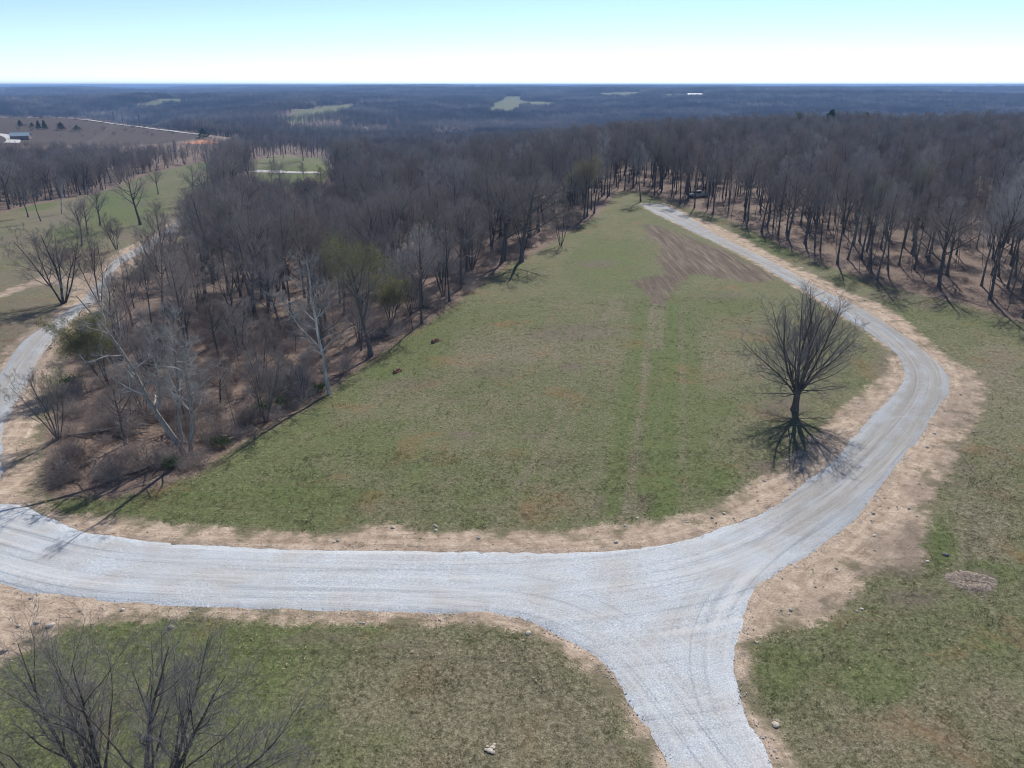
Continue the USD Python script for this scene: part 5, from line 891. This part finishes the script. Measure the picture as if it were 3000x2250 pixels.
# tracks on the far hillside, and the track by the knoll
CREST = np.array([[px, pt, rt] for px, pt, rt, _, _ in FARM_EDGE])
def on_crest(px, back=0.0):
    r_ = float(np.interp(px, CREST[:, 0], CREST[:, 2])) - back; d_ = ray(px, np.interp(px, CREST[:, 0], CREST[:, 1])); return d_[:2] / np.hypot(d_[0], d_[1]) * r_
def strip(name, label, pts, w, mt='gravel_plain', lift=.12, world=None):
    c = smooth_line(ground(pts) if world is None else world, 3.0); t_ = nrm(np.gradient(c, axis=0)); nn = np.stack([-t_[:, 1], t_[:, 0]], 1)
    e = np.stack([c - nn * w / 2, c, c + nn * w / 2], 1).reshape(-1, 2); v = np.c_[e, gz(e[:, 0], e[:, 1]) + lift]; k = np.arange(len(c) - 1) * 3
    f = np.vstack([np.stack([k, k + 1, k + 4, k + 3][::-1], 1), np.stack([k + 1, k + 2, k + 5, k + 4][::-1], 1)])
    v0, f0, _ = meshkit.arrays((v, f)); 
    if np.cross(v0[f0[0, 1]] - v0[f0[0, 0]], v0[f0[0, 2]] - v0[f0[0, 0]])[2] < 0: f0 = f0[:, ::-1]
    m = obj(name, (v0, f0), mt); tag(m, label, 'road', kind='structure')
strip('farm_track', 'pale track along the top edge of the brown hillside field', None, 7, lift=.35, world=[on_crest(px, 6) for px in (-120, -40, 40, 130, 200, 250, 300, 370, 436)])
strip('farm_track', 'pale track bending past the low shed at far left', [(-60, 286), (0, 290), (22, 296), (29, 303), (24, 309)], 8)
strip('farm_track', 'pale track crossing below the grass knoll', [(545, 370), (590, 371), (640, 373), (690, 373)], 4)
strip('red_bank', 'small bank of bare red soil beyond the left wood', [(400, 309), (425, 309), (455, 304)], 14, 'red_soil')
# power line over the hillside
pts_ = [on_crest(px, 12) for px in (247, 266, 302)]; tops = []
for k, xy in enumerate(pts_):
    t_ = thing('utility_pole', ('left one', 'middle one', 'right one')[k] + ' of three dark poles standing along the hillside track', 'pole', (*xy, float(gz(*xy))), 0)
    usdkit.mesh(stage, t_ + '/post', cyl((0, 0, -.3), (0, 0, 11), .22), mat('pole_wood')); usdkit.mesh(stage, t_ + '/crossarm', bx(0, -.2, 10.3, 3.0, .18, .2), mat('pole_wood'))
    for ix in (-1.3, 0, 1.3): usdkit.mesh(stage, numbered(t_, 'insulator'), bx(ix, -.2, 10.52, .12, .12, .24), mat('steel'))
    tops.append(np.array([*xy, float(gz(*xy)) + 10.7]))
end = np.array([0, 0, CAM_H]) + ray(147, 318) * 520; end2 = np.array([0, 0, CAM_H]) + ray(365, 252) * 1050
for k, ix in enumerate((-1.3, 0.0, 1.3)):
    a, b, c = end + [ix * 2, ix * 3, 0], tops[1] + [ix, -.2, 0], end2 + [ix * 2, ix * 3, 0]; s_ = np.linspace(0, 1, 12)[:, None]
    pp = np.vstack([a + (b - a) * s_ - [0, 0, 1] * (4 * s_ * (1 - s_) * 7), (b + (c - b) * s_ - [0, 0, 1] * (4 * s_ * (1 - s_) * 10))[1:]])
    m = obj('power_line', tubes(pp[None], np.full((1, len(pp)), .02), 4), 'wire'); tag(m, ('lowest', 'middle', 'highest')[k] + ' of three wires slung across the valley at far left', 'wire', 'wires across the valley')

# ---------------------------------------------------------------- haze
HZ = True
if HZ:
    usdkit.material(stage, mat('haze_air'), {'v': ('principled_volume', {'color': (0.34, 0.53, 0.88), 'density': 0.00016, 'anisotropy': 0.0})}, [], volume='v.volume')
    m = trimesh.creation.box((64000, 31600, 150)); m.apply_translation((0, 15100, -32)); h_ = obj('haze', m, 'haze_air'); tag(h_, 'thin blue haze softening the far ridges', 'haze', kind='stuff')
